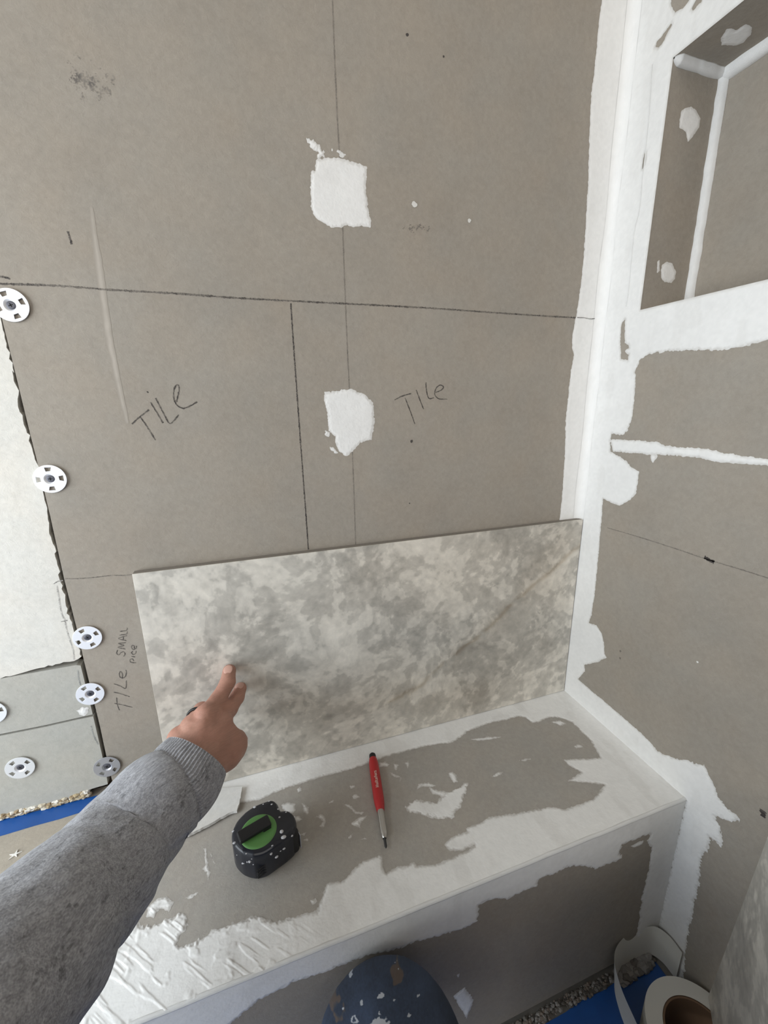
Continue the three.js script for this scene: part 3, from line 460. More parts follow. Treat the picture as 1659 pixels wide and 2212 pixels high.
  part('plaster_speck', ribbons([[rm[3], [rm[3][0] + 0.002, rm[3][1] + 0.001]]], 0.002, MAP.right, { base: [0.8, 0.78, 0.74], ink: [0.8, 0.78, 0.74] }, 85, 1), M.mark, wallRight);
}
function flipFix(g) {                                               // mirror turned the faces inside out: turn them back
  if (g.index) g = g.toNonIndexed();
  for (const k of ['position', 'uv']) { const a = g.attributes[k], n = a.itemSize; for (let i = 0; i < a.count; i += 3) for (let c = 0; c < n; c++) { const t = a.array[(i + 1) * n + c]; a.array[(i + 1) * n + c] = a.array[(i + 2) * n + c]; a.array[(i + 2) * n + c] = t; } }
  return g;
}

// ---------------------------------------------------------------- the bench
const BD = 0.222, BX = -0.672;
{
  const b = thing('bench', 'low plasterboard bench with white taped edges under the marble tile', 'bench', [0, 0, 0]);
  part('top_board', boxG(BX, 0, -0.0125, 0, 0, BD), M.tanBench, b);
  part('front_board', boxG(BX, 0, FLOOR_Y + 0.012, -0.0125, BD - 0.0125, BD), M.tan, b);
  part('end_board', boxG(BX, BX + 0.0125, FLOOR_Y + 0.012, -0.0125, 0, BD - 0.0125), M.tanBench, b);
  const hole = region(mm(TR.topHole)), isl = [...'ABCDEFGHIJKLMNOPQRSTUVWXYZ', 'AA', 'AB', 'AC', 'AD', 'AE', 'AF', 'AG', 'AH'].map((k) => region(mm(TR['isl' + k])));
  const fresh = (u, v) => sstep(-0.42, -0.56, u) * sstep(0.1, 0.15, v);
  const field = (u, v) => {
    let f = Math.min(-sdRegion(hole, u, v, 0.02), 0.02) + (0.0012 + 0.0012 * fresh(u, v)) * rough(u, v, 91);
    for (let i = 0; i < isl.length; i++) f = Math.max(f, sdRegion(isl[i], u, v, 0.004) + (i ? 0.0011 : 0.0018) * rough(u * 1.3, v * 1.3, 101 + i) - (i ? 0.0002 : 0.0022 * sstep(0.45, 0.6, fbm(u * 130, v * 130, 6, 3))));
    return f;
  };
  part('joint_compound', layer(field, [BX, 0, 0.0, BD], 0.0008, MAP.top, trowel(111, 0.0006, 0.0004, (u, v) => 0.00045 * fresh(u, v)), plasterTint(113, 0.75, [0.385, 0.356, 0.318])), M.plaster, b, 'white compound spread round the bench top');
  const fh = region(mm(TR.frontHole)), fp = ['A', 'B', 'C'].map((k) => region(mm(TR['frontPatch' + k])));
  const ff = (u, v) => { let f = Math.min(-sdRegion(fh, u, v, 0.02), 0.02) + 0.0022 * rough(u * 0.8, v * 0.8, 121); for (const k of fp) f = Math.max(f, sdRegion(k, u, v, 0.004) + 0.0012 * rough(u, v, 123)); return f; };
  part('joint_compound', layer(ff, [BX, 0, FLOOR_Y + 0.012, -0.0002], 0.0012, MAP.front, trowel(125, 0.0006, 0.0005), plasterTint(127, 0.5)), M.plaster, b, 'white compound down the bench front');
  // rounded compound nosing where top and front meet
  const nose = new THREE.CylinderGeometry(0.0022, 0.0022, -BX, 10, 60); nose.rotateZ(Math.PI / 2); nose.translate(BX / 2, -0.0009, BD - 0.0005);
  { const p = nose.attributes.position, col = []; for (let i = 0; i < p.count; i++) { p.setY(i, p.getY(i) + 0.0006 * (vn(p.getX(i) * 60, 1, 5) - 0.5)); col.push(...plasterTint(129, 0)(p.getX(i), 0, 0.01)); } nose.setAttribute('color', new THREE.Float32BufferAttribute(col, 3)); nose.computeVertexNormals(); }
  part('nosing', nose, M.plaster, b);
}
{ // loose sliver of paper-faced plaster at the back of the bench
  const pts = mm(TR.plasterStrip).map(([x, z]) => [x, -z]), r = rng(15), o = [];
  for (let i = 0; i < pts.length; i++) { const a = pts[i], c = pts[(i + 1) % pts.length], n = Math.max(1, Math.round(Math.hypot(c[0] - a[0], c[1] - a[1]) / 0.003)); for (let k = 0; k < n; k++) o.push([mix(a[0], c[0], k / n) + (k ? (r() - 0.5) * 0.0008 : 0), mix(a[1], c[1], k / n) + (k ? (r() - 0.5) * 0.0008 : 0)]); }
  const g = prism(o, 0.0035); g.rotateX(-Math.PI / 2); g.translate(0, 0.0021, 0.0145);
  const m = new THREE.Mesh(planarUV(g), new THREE.MeshStandardMaterial({ color: new THREE.Color().setRGB(0.82, 0.8, 0.76), map: paperMap, roughness: 0.9 })); m.name = 'plaster_strip'; m.castShadow = m.receiveShadow = true; m.userData = { label: 'thin broken white plaster strip on the bench beside the grey cuff', category: 'plaster strip' }; scene.add(m);
}

// ---------------------------------------------------------------- marble tiles
function marble(seed, vein) {
  return tex(2048, 1024, (u, v) => {
    const x = u * 2, y = v;
    const wx = fbm(x * 3, y * 3, seed, 4) - 0.5, wy = fbm(x * 3 + 7, y * 3 + 3, seed + 3, 4) - 0.5;
    const c1 = fbm(x * 4.2 + wx * 1.6, y * 4.2 + wy * 1.6, seed + 9, 5), c2 = fbm(x * 13 + wx * 2.2, y * 13 + wy * 2.2, seed + 15, 5), c3 = fbm(x * 42 + wx * 4, y * 42 + wy * 4, seed + 23, 4);
    let L = 0.70 + 0.11 * (c1 - 0.5) + 0.11 * (c2 - 0.5) + 0.14 * (c3 - 0.5);
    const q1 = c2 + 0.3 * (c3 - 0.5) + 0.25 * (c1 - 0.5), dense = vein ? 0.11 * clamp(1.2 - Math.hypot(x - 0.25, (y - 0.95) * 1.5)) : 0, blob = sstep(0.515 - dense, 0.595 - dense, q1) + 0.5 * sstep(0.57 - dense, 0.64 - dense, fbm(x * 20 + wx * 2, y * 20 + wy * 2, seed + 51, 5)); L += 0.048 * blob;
    const dk = sstep(0.47, 0.38, c1 + 0.2 * (c3 - 0.5)); L -= 0.03 * dk;
    let R = L * 1.0, G = L * 0.975, B = L * 0.925;
    if (vein) for (const [pts, w, k] of vein) {
      let d = 9; const px = x + wx * 0.10 + (c3 - 0.5) * 0.05, py = y + wy * 0.10 + (c3 - 0.5) * 0.05;
      for (let i = 0; i + 1 < pts.length; i++) { const [a, b] = pts[i], [c, e] = pts[i + 1], t = clamp(((px - a) * (c - a) + (py - b) * (e - b)) / ((c - a) ** 2 + (e - b) ** 2)); d = Math.min(d, Math.hypot(px - mix(a, c, t), py - mix(b, e, t))); }
      const q = k * Math.exp(-((d / w) ** 2)) * sstep(0.3, 0.62, fbm(x * 11 + 4, y * 11, seed + 61, 4) + 0.08); R -= q * 0.10; G -= q * 0.12; B -= q * 0.14;
    }
    const warm = 0.02 * (fbm(x * 2.2 + 3, y * 2.2, seed + 41, 3) - 0.5); R += warm; B -= warm;
    return [R * 1.06, G * 1.06, B * 1.06];
  });
}
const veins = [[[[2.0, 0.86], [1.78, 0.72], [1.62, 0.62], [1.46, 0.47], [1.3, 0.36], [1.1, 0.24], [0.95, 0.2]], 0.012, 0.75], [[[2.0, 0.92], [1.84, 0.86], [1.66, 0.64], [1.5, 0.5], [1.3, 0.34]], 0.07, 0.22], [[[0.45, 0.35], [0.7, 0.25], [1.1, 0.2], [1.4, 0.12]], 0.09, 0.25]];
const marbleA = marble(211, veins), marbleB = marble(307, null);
M.tileEdge = new THREE.MeshStandardMaterial({ color: new THREE.Color().setRGB(0.22, 0.195, 0.165), roughness: 0.9 });
function marbleTile(name, label, map, W, H, Th, turned = false) {
  const t = thing(name, label, 'tile');
  for (const [z0, z1] of [[0, Th * 0.4], [Th * 0.4 + 0.0004, Th - 0.0012]]) { const body = new RoundedBoxGeometry(W, H, z1 - z0, 2, 0.0006); body.translate(0, H / 2, (z0 + z1) / 2); part('body', body, M.tileEdge, t, 'unglazed tile body'); }
  const g = prism([[-W / 2 + 0.0004, 0.0004], [W / 2 - 0.0004, 0.0004], [W / 2 - 0.0004, H - 0.0004], [-W / 2 + 0.0004, H - 0.0004]], 0.0012, [], 0.0003);
  g.translate(0, 0, Th - 0.0012); const p = g.attributes.position, uv = g.attributes.uv; for (let i = 0; i < p.count; i++) turned ? uv.setXY(i, p.getY(i) / 0.607, (p.getX(i) + W / 2) / 0.3035) : uv.setXY(i, (p.getX(i) + W / 2) / W, p.getY(i) / H);
  part('glazed_face', g, new THREE.MeshPhysicalMaterial({ map, roughness: 0.42, side: THREE.DoubleSide }), t, 'marble patterned face');
  return t;
}
{
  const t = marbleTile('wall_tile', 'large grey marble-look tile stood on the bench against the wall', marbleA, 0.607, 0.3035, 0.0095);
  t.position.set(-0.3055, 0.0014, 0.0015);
  const t2 = marbleTile('wall_tile', 'square grey marble-look tile propped at the right wall beside the tape roll', marbleB, 0.3035, 0.3035, 0.0095, true);
  TILE2(t2);
}
function TILE2(t2) {
  const P0 = new THREE.Vector3(-0.0135, -0.2125, 0.2965), along = new THREE.Vector3(-0.72, 0, 0.69).normalize(), up = new THREE.Vector3(0.0, 0.985, 0.06);
  const n = new THREE.Vector3().crossVectors(along, up).normalize().multiplyScalar(-1); up.crossVectors(n, along).normalize();
  if (up.y < 0) up.negate();
  const X = along.clone(), Y = up, Z = new THREE.Vector3().crossVectors(X, Y);
  t2.setRotationFromMatrix(new THREE.Matrix4().makeBasis(X, Y, Z));
  t2.position.copy(P0).addScaledVector(along, 0.3035 / 2).addScaledVector(Z, -0.0095);
  if (Z.dot(new THREE.Vector3(-1, 0, 0)) < 0) { X.negate(); Z.negate(); t2.setRotationFromMatrix(new THREE.Matrix4().makeBasis(X, Y, Z)); t2.position.copy(P0).addScaledVector(along, 0.3035 / 2).addScaledVector(Z, -0.0095); }
}

// ---------------------------------------------------------------- left ledge, blue film, debris
{
  const l = thing('ledge', 'dusty tan ledge along the wall left of the bench under the forearm', 'ledge');
  part('ledge_board', boxG(LEFT_X, BX - 0.004, FLOOR_Y, 0.02, -0.0125, 0.105), paperMat(0.5, 0.44, 0.36), l);
  M.film = new THREE.MeshPhysicalMaterial({ color: new THREE.Color().setRGB(0.014, 0.115, 0.44), roughness: 0.38, clearcoat: 0.3, clearcoatRoughness: 0.4, map: tex(512, 512, (u, v) => { const m = 0.9 + 0.18 * (fbm(u * 8, v * 8, 5, 4, 8) - 0.5); return [clamp(m + 0.1 * sstep(0.6, 0.75, fbm(u * 20, v * 20, 8, 3, 20))), m, m]; }, 1 / 0.3), side: THREE.DoubleSide });
  const sheet = (name, label, pts, y, th) => { const g = prism(pts.map(([x, z]) => [x, -z]), th); g.rotateX(-Math.PI / 2); g.translate(0, y, 0); const m = new THREE.Mesh(planarUV(g), M.film); m.name = numbered(name); m.castShadow = m.receiveShadow = true; m.userData = { label, category: 'film' }; scene.add(m); return m; };
  const r = rng(9), wav = (x0, x1, z, amp, n, slope = 0) => Array.from({ length: n + 1 }, (_, i) => [mix(x0, x1, i / n), z + slope * (i / n) + amp * (r() - 0.5)]);
  sheet('protective_film', 'strip of blue protective film at the foot of the grey boards', [...wav(LEFT_X + 0.01, BX - 0.006, 0.036, 0.0015, 24, -0.018), [BX - 0.006, 0.0], [LEFT_X + 0.01, 0.0]], 0.0201, 0.0008);
  sheet('protective_film', 'blue protective film on the floor in front of the bench', [...wav(-1.2, -0.014, BD + 0.012, 0.003, 40), [-0.012, 0.235], [-0.012, 1.6], [-1.2, 1.6]], FLOOR_Y + 0.0002, 0.0012);
  // crumbs of plaster: under the grey board and along the bench foot
  const crumbs = (name, label, n, place, rr, colors) => {
    const gs = []; const q = rng(33 + n);
    for (let i = 0; i < n; i++) { const g = new THREE.IcosahedronGeometry(1, 1), p = g.attributes.position, [x, y, z] = place(q), s = rr * (0.4 + q() * 1.1), k = colors[Math.floor(q() * colors.length)], c = []; const sy = 0.5 + q() * 0.5;
      for (let a = 0; a < p.count; a++) { const h = 0.75 + 0.5 * hash2(Math.round(p.getX(a) * 50), Math.round((p.getY(a) + 2 * p.getZ(a)) * 50), i); p.setXYZ(a, x + p.getX(a) * s * h * 1.3, Math.max(y + p.getY(a) * s * h * sy, y - s * 0.4), z + p.getZ(a) * s * h); c.push(...k); }
      g.setAttribute('color', new THREE.Float32BufferAttribute(c, 3)); gs.push(g); }
    const m = new THREE.Mesh(mergeGeometries(gs), M.mark); m.geometry.computeVertexNormals(); m.name = numbered(name); m.castShadow = m.receiveShadow = true; m.userData = { label, category: 'debris', kind: 'stuff' }; scene.add(m);
  };
  const wb = mm(TR.wallBottom);
  const wy = (x) => { for (let i = 0; i + 1 < wb.length; i++) if (x >= wb[i][0] && x <= wb[i + 1][0]) return mix(wb[i][1], wb[i + 1][1], (x - wb[i][0]) / (wb[i + 1][0] - wb[i][0])); return 0.03; };
  crumbs('plaster_debris', 'crumbly plaster and foam packed under the lower grey board', 700, (q) => { const x = mix(-0.86, -0.70, q()); return [x, mix(0.0225, wy(x) + 0.001, q()), 0.0005 - 0.006 * q()]; }, 0.0022, [[0.55, 0.48, 0.36], [0.42, 0.33, 0.2], [0.7, 0.66, 0.58], [0.3, 0.22, 0.13]]);
  crumbs('plaster_debris', 'grey plaster crumbs along the foot of the bench', 560, (q) => [mix(-0.36, -0.012, q()), FLOOR_Y + 0.003, mix(BD + 0.001, BD + 0.012, q())], 0.0016, [[0.2, 0.185, 0.165], [0.3, 0.28, 0.26], [0.12, 0.105, 0.09], [0.22, 0.18, 0.15]]);
  crumbs('plaster_debris', 'lump of grey crumbs inside the paper loop by the corner', 50, (q) => [mix(-0.075, -0.02, q()), FLOOR_Y + 0.004, mix(BD + 0.004, BD + 0.015, q())], 0.0045, [[0.28, 0.265, 0.25], [0.36, 0.34, 0.325], [0.2, 0.185, 0.17]]);
  { // star-shaped chip on the ledge
    const pts = []; for (let i = 0; i < 10; i++) { const a = (i / 10) * Math.PI * 2 + 0.3, rr = i % 2 ? 0.0016 : 0.0062 * (0.7 + 0.5 * hash2(i, 3, 4)); pts.push([Math.cos(a) * rr, Math.sin(a) * rr * 0.8]); }
    const g = prism(pts, 0.001); g.rotateX(-Math.PI / 2); g.translate(STAR[0], 0.0202, STAR[1]);
    const m = new THREE.Mesh(g, new THREE.MeshStandardMaterial({ color: new THREE.Color().setRGB(0.85, 0.83, 0.78), roughness: 0.9 })); m.name = 'plaster_chip'; m.castShadow = m.receiveShadow = true; m.userData = { label: 'small white star-shaped plaster chip on the tan ledge', category: 'plaster chip' }; scene.add(m);
  }
}

// ---------------------------------------------------------------- washers with screws
M.zinc = new THREE.MeshStandardMaterial({ color: new THREE.Color().setRGB(0.92, 0.93, 0.96), roughness: 0.42, metalness: 0.25 });
M.zincDull = new THREE.MeshStandardMaterial({ color: new THREE.Color().setRGB(0.55, 0.57, 0.62), roughness: 0.35, metalness: 0.7 });
M.zincMid = new THREE.MeshStandardMaterial({ color: new THREE.Color().setRGB(0.78, 0.79, 0.8), roughness: 0.5, metalness: 0.25 });
M.screw = new THREE.MeshStandardMaterial({ color: new THREE.Color().setRGB(0.12, 0.12, 0.14), roughness: 0.45, metalness: 0.5 });
M.recess = new THREE.MeshStandardMaterial({ color: new THREE.Color().setRGB(0.01, 0.01, 0.01), roughness: 0.8 });
{
  const R = 0.0178, holes = [];
  for (let k = 0; k < 4; k++) { const a = k * Math.PI / 2, q = [[0.0098, -0.0026], [0.0148, -0.0042], [0.0151, 0.0036], [0.0096, 0.0028]]; holes.push(q.map(([x, y]) => [x * Math.cos(a) - y * Math.sin(a), x * Math.sin(a) + y * Math.cos(a)]).reverse()); }
  const ring = []; for (let i = 0; i < 48; i++) ring.push([R * Math.cos(i / 48 * 2 * Math.PI), R * Math.sin(i / 48 * 2 * Math.PI)]);
  const inner = []; for (let i = 0; i < 32; i++) inner.push([0.0068 * Math.cos(-i / 32 * 2 * Math.PI), 0.0068 * Math.sin(-i / 32 * 2 * Math.PI)]);
  const disc = prism(ring, 0.0006, [inner, ...holes], 0.0002); disc.translate(0, 0, 0.0016);
  const dish = new THREE.LatheGeometry([[0.007, 0.0024], [0.0062, 0.0021], [0.0052, 0.0012], [0.0044, 0.0004], [0.003, 0.0003]].map(([a, b]) => new THREE.Vector2(a, b)), 40); dish.rotateX(Math.PI / 2);
  const head = new THREE.LatheGeometry([[0.0001, 0.0016], [0.003, 0.0016], [0.0042, 0.0014], [0.0046, 0.0008], [0.0046, 0.0002]].map(([a, b]) => new THREE.Vector2(a, b)), 32); head.rotateX(Math.PI / 2);
  const bar = new THREE.BoxGeometry(0.0044, 0.001, 0.0004), cross = mergeGeometries([bar.clone(), bar.clone().rotateZ(Math.PI / 2)]); cross.translate(0, 0, 0.0016);
  const W = mm(TR.washers), info = [[0, 'white slotted washer under the long pencil line', 0.35], [1, 'white slotted washer on the cream board joint, level with the word TILE', 0.02], [2, 'white slotted washer at the lower corner of the cream board', 0.4], [3, 'white slotted washer on the grey board strip above a white chip', 0.5], [4, 'dull grey slotted washer on the joint just above the sleeve', 0.9], [5, 'worn slotted washer alone on the lower grey board', 0.6], [6, 'washer at the left edge of the grey board strip', 0.2]];
  for (const [i, label, turn] of info) {
    const t = thing('fixing_washer', label, 'washer', [W[i][0], W[i][1], 0.0003], 'washers fixing the wall boards');
    const d = part('disc', disc, i === 4 ? M.zincDull : i === 5 ? M.zincMid : M.zinc, t); part('dish', dish, i === 4 ? M.zincDull : M.zinc, d);
    const s = part('screw', head, M.screw, t, 'dark screw head'); part('recess', cross, M.recess, s);
    t.rotation.z = turn; t.scale.setScalar(0.78);
  }
}

// ---------------------------------------------------------------- tape measure
{
  const cx = -0.5, cz = 0.12, H = 0.036;
  const out = [[-0.498, 0.0885], [-0.4885, 0.0885], [-0.4845, 0.0935], [-0.4825, 0.102], [-0.4785, 0.108], [-0.4705, 0.1105], [-0.4655, 0.117], [-0.464, 0.126], [-0.467, 0.134], [-0.4755, 0.139], [-0.487, 0.1435], [-0.5, 0.148], [-0.511, 0.1465], [-0.522, 0.139], [-0.5295, 0.128], [-0.5315, 0.116], [-0.5275, 0.104], [-0.5185, 0.095], [-0.5075, 0.09]];
  const t = thing('tape_measure', 'black and green tape measure lying on the bench', 'tape measure', [cx, 0.0012, cz]);
  const curve = new THREE.CatmullRomCurve3(out.map(([x, z]) => new THREE.Vector3(x - cx, -(z - cz), 0)), true, 'catmullrom', 0.4).getPoints(90).slice(0, -1).map((q) => [q.x * 0.86, q.y * 0.84]);
  M.caseBlack = new THREE.MeshPhysicalMaterial({ color: new THREE.Color().setRGB(0.012, 0.014, 0.022), roughness: 0.42, clearcoat: 0.15 });
  M.rubber = new THREE.MeshStandardMaterial({ color: new THREE.Color().setRGB(0.012, 0.012, 0.013), roughness: 0.6 });
  M.green = new THREE.MeshStandardMaterial({ color: new THREE.Color().setRGB(0.12, 0.30, 0.085), roughness: 0.5 });
  const s = new THREE.Shape(curve.map(([a, b]) => new THREE.Vector2(a, b)));
  const body = new THREE.ExtrudeGeometry(s, { depth: H - 0.010, bevelEnabled: true, bevelSize: 0.0048, bevelThickness: 0.005, bevelSegments: 5 }); body.rotateX(-Math.PI / 2); body.translate(0, 0.005, 0);
  part('case', toCreasedNormals(body, 0.6), M.caseBlack, t);
  const disc = new THREE.LatheGeometry([[0.0001, 0.0022], [0.0165, 0.0022], [0.0185, 0.0018], [0.0195, 0.0006], [0.0198, 0]].map(([a, b]) => new THREE.Vector2(a, b)), 48); disc.translate(-0.004, H - 0.0012, 0.0035);
  part('badge', disc, M.green, t, 'green round badge');
  const clip = new RoundedBoxGeometry(0.034, 0.005, 0.0135, 3, 0.0018); clip.rotateY(0.3); clip.translate(-0.008, H + 0.0045, 0.0035);
  const post = new RoundedBoxGeometry(0.009, 0.006, 0.0125, 2, 0.001); post.rotateY(0.3); post.translate(0.0035, H + 0.001, 0.0005);
  part('belt_clip', mergeGeometries([clip, post]), M.rubber, t, 'black belt clip');
  const bump = new RoundedBoxGeometry(0.0145, 0.03, 0.024, 4, 0.005); bump.rotateY(0.35); bump.translate(0.0275, 0.0165, 0.0045); part('bumper', bump, M.rubber, t, 'black nose');
  for (let k = 0; k < 4; k++) { const g = new RoundedBoxGeometry(0.016, 0.0014, 0.0012, 1, 0.0004); g.rotateY(0.41); g.translate(-0.0005, 0.009 + k * 0.0034, 0.0283); part('grip_rib', g, M.rubber, t); }
  const lab = new RoundedBoxGeometry(0.0125, 0.013, 0.0012, 1, 0.0005); lab.rotateY(0.41); lab.translate(0.0115, 0.02, 0.0236); part('label', lab, new THREE.MeshStandardMaterial({ color: new THREE.Color().setRGB(0.2, 0.27, 0.17), roughness: 0.5 }), t, 'dull green sticker');
  const hook = new RoundedBoxGeometry(0.0012, 0.018, 0.014, 1, 0.0005); hook.rotateY(0.35); hook.translate(0.0362, 0.014, 0.006); part('hook', hook, M.zincDull, t, 'metal end hook');
  // paint specks on case
  const q = rng(404), gs = [];
  const ray = new THREE.Raycaster(), cm = t.children.find((c) => c.name === 'case'), bm = t.children.find((c) => c.name === 'bumper'); t.updateMatrixWorld(true);
  for (let k = 0; k < 46; k++) { const a = q() * 6.283, el = 0.15 + q() * 1.2; const dir = new THREE.Vector3(Math.cos(a) * Math.cos(el), Math.sin(el), Math.sin(a) * Math.cos(el) + (q() < 0.4 ? 0.5 : 0)).normalize(); const o = new THREE.Vector3(cx + (q() - 0.35) * 0.045, 0.018, cz + (q() - 0.4) * 0.03).addScaledVector(dir, 0.2); ray.set(o, dir.clone().negate()); const h = ray.intersectObjects([cm, bm])[0]; if (!h) continue; const p = h.point.clone().sub(t.position); if (Math.hypot(p.x + 0.004, p.z - 0.0035) < 0.02 && p.y > 0.03) continue; const g = new THREE.SphereGeometry(0.0005 + 0.0013 * q() * q(), 8, 6); g.scale(1 + q(), 0.8, 0.8 + q() * 0.8); g.translate(p.x, p.y, p.z); gs.push(g); }
  part('paint_specks', mergeGeometries(gs), new THREE.MeshStandardMaterial({ color: new THREE.Color().setRGB(0.6, 0.6, 0.62), roughness: 0.8 }), t, 'white paint specks').userData.kind = 'stuff';
}

// ---------------------------------------------------------------- red marker pencil
{
  const A = new THREE.Vector3(-0.3515, 0.0079, 0.0375), Bp = new THREE.Vector3(-0.3725, 0.0045, 0.1615), L = A.distanceTo(Bp), dir = Bp.clone().sub(A).normalize();
  const t = thing('marker_pencil', 'red pencil with metal tip lying across the bench', 'pencil', A.toArray());
  t.quaternion.setFromUnitVectors(new THREE.Vector3(0, 1, 0), dir);
  const lathe = (pr, seg = 24) => new THREE.LatheGeometry(pr.map(([a, b]) => new THREE.Vector2(a, b)), seg);
  const red = new THREE.MeshStandardMaterial({ color: new THREE.Color().setRGB(0.42, 0.018, 0.02), roughness: 0.45 });
  const y1 = 0.009, y2 = 0.083;
  part('end_button', lathe([[0.0001, 0], [0.0028, 0.0004], [0.0044, 0.0022], [0.0047, 0.005], [0.0045, y1]]), M.rubber, t, 'black end button');
  part('barrel', lathe([[0.0045, y1 - 0.001], [0.0052, y1], [0.0063, y1 + 0.006], [0.0066, y1 + 0.02], [0.0066, y2 - 0.016], [0.0062, y2 - 0.01], [0.0047, y2], [0.0038, y2 + 0.0003]], 14), red, t, 'red barrel');
  part('sleeve', lathe([[0.0041, y2], [0.0041, y2 + 0.026], [0.0036, y2 + 0.03], [0.0021, y2 + 0.0325]]), new THREE.MeshStandardMaterial({ color: new THREE.Color().setRGB(0.5, 0.48, 0.45), roughness: 0.28, metalness: 0.9 }), t, 'steel sleeve');
  part('lead', lathe([[0.0015, y2 + 0.032], [0.0015, L - 0.002], [0.0006, L], [0.0001, L]]), new THREE.MeshStandardMaterial({ color: new THREE.Color().setRGB(0.03, 0.03, 0.03), roughness: 0.5 }), t, 'graphite lead');
  const font = await new FontLoader().loadAsync('fonts/droid/droid_sans_bold.typeface.json');
  const g = new TextGeometry('Hultafors', { font, size: 0.0038, depth: 0.0003, curveSegments: 3 }); g.computeBoundingBox();
  const len = g.boundingBox.max.x; g.scale(0.0245 / len, 1, 1);
  // lettering runs along the barrel, on the side that faces up
  const up = new THREE.Vector3(0, 1, 0).addScaledVector(dir, -dir.y).normalize().applyQuaternion(t.quaternion.clone().invert()), yy = new THREE.Vector3(0, 1, 0), xx = new THREE.Vector3().crossVectors(up, yy);
  const m = new THREE.Matrix4().makeBasis(yy.clone().negate(), xx.clone(), up.clone());
  if (m.determinant() < 0) m.makeBasis(yy.clone().negate(), xx.clone().negate(), up.clone());
  g.translate(0, -0.0016, 0); g.applyMatrix4(m); g.translate(up.x * 0.0065, 0.0575, up.z * 0.0065);
  part('lettering', g, new THREE.MeshStandardMaterial({ color: new THREE.Color().setRGB(0.6, 0.42, 0.36), roughness: 0.6 }), t, 'pale lettering');
}

// ---------------------------------------------------------------- joint tape: roll and loose loop
{
  const t = thing('tape_roll', 'roll of white paper joint tape on the floor by the right wall', 'tape roll', [-0.0565, FLOOR_Y + 0.0016, 0.3185]);
  const R = 0.0535, r0 = 0.036, h = 0.05;
  M.paperTape = new THREE.MeshStandardMaterial({ color: new THREE.Color().setRGB(0.74, 0.72, 0.66), roughness: 0.9, side: THREE.DoubleSide, bumpMap: paperBump, bumpScale: 0.0002 });
  part('paper_winding', new THREE.LatheGeometry([[r0, 0], [R, 0], [R + 0.0003, 0.001], [R + 0.0003, h - 0.001], [R, h], [r0, h]].map(([a, b]) => new THREE.Vector2(a, b)), 72), M.paperTape, t);
  part('core', new THREE.LatheGeometry([[r0, 0.0], [r0, h + 0.0004], [r0 - 0.0022, h + 0.0004], [r0 - 0.0024, h - 0.001], [r0 - 0.0024, 0.0]].map(([a, b]) => new THREE.Vector2(a, b)), 72), new THREE.MeshStandardMaterial({ color: new THREE.Color().setRGB(0.2, 0.12, 0.07), roughness: 0.9, side: THREE.DoubleSide }), t, 'brown cardboard core');
  // the loose end: a strip standing on its edge, looped through the corner
  const path = [[-0.052, 0.3735], [-0.085, 0.368], [-0.11, 0.345], [-0.113, 0.31], [-0.1075, 0.285], [-0.1, 0.258], [-0.086, 0.236], [-0.062, 0.2265], [-0.034, 0.2255], [-0.014, 0.2285], [-0.0065, 0.24], [-0.006, 0.258]];
  const c = new THREE.CatmullRomCurve3(path.map(([x, z]) => new THREE.Vector3(x, 0, z)), false, 'centripetal'), n = 90, pos = [], idx = [], uv = [];
  const P = c.getSpacedPoints(n);
  for (let i = 0; i <= n; i++) { const a = P[Math.max(0, i - 1)], b = P[Math.min(n, i + 1)], tx = b.x - a.x, tz = b.z - a.z, l = Math.hypot(tx, tz), nx = tz / l, nz = -tx / l; const lift = 0.0018 + 0.004 * sstep(0.3, 0.7, i / n), lean = 0.006 * Math.sin(i / n * 3.1); for (let j = 0; j <= 4; j++) { const f = j / 4; pos.push(P[i].x + nx * lean * f, FLOOR_Y + lift + f * 0.05, P[i].z + nz * lean * f); uv.push(i * 0.003, f * 0.05); } if (i) for (let j = 0; j < 4; j++) { const k = i * 5 + j; idx.push(k - 5, k, k - 4, k, k + 1, k - 4); } }
  const g = new THREE.BufferGeometry(); g.setAttribute('position', new THREE.Float32BufferAttribute(pos, 3)); g.setAttribute('uv', new THREE.Float32BufferAttribute(uv, 2)); g.setIndex(idx); g.computeVertexNormals(); g.translate(-t.position.x, -t.position.y, -t.position.z);
  part('loose_end', g, M.paperTape, t, 'loose paper strip looped on edge');
}

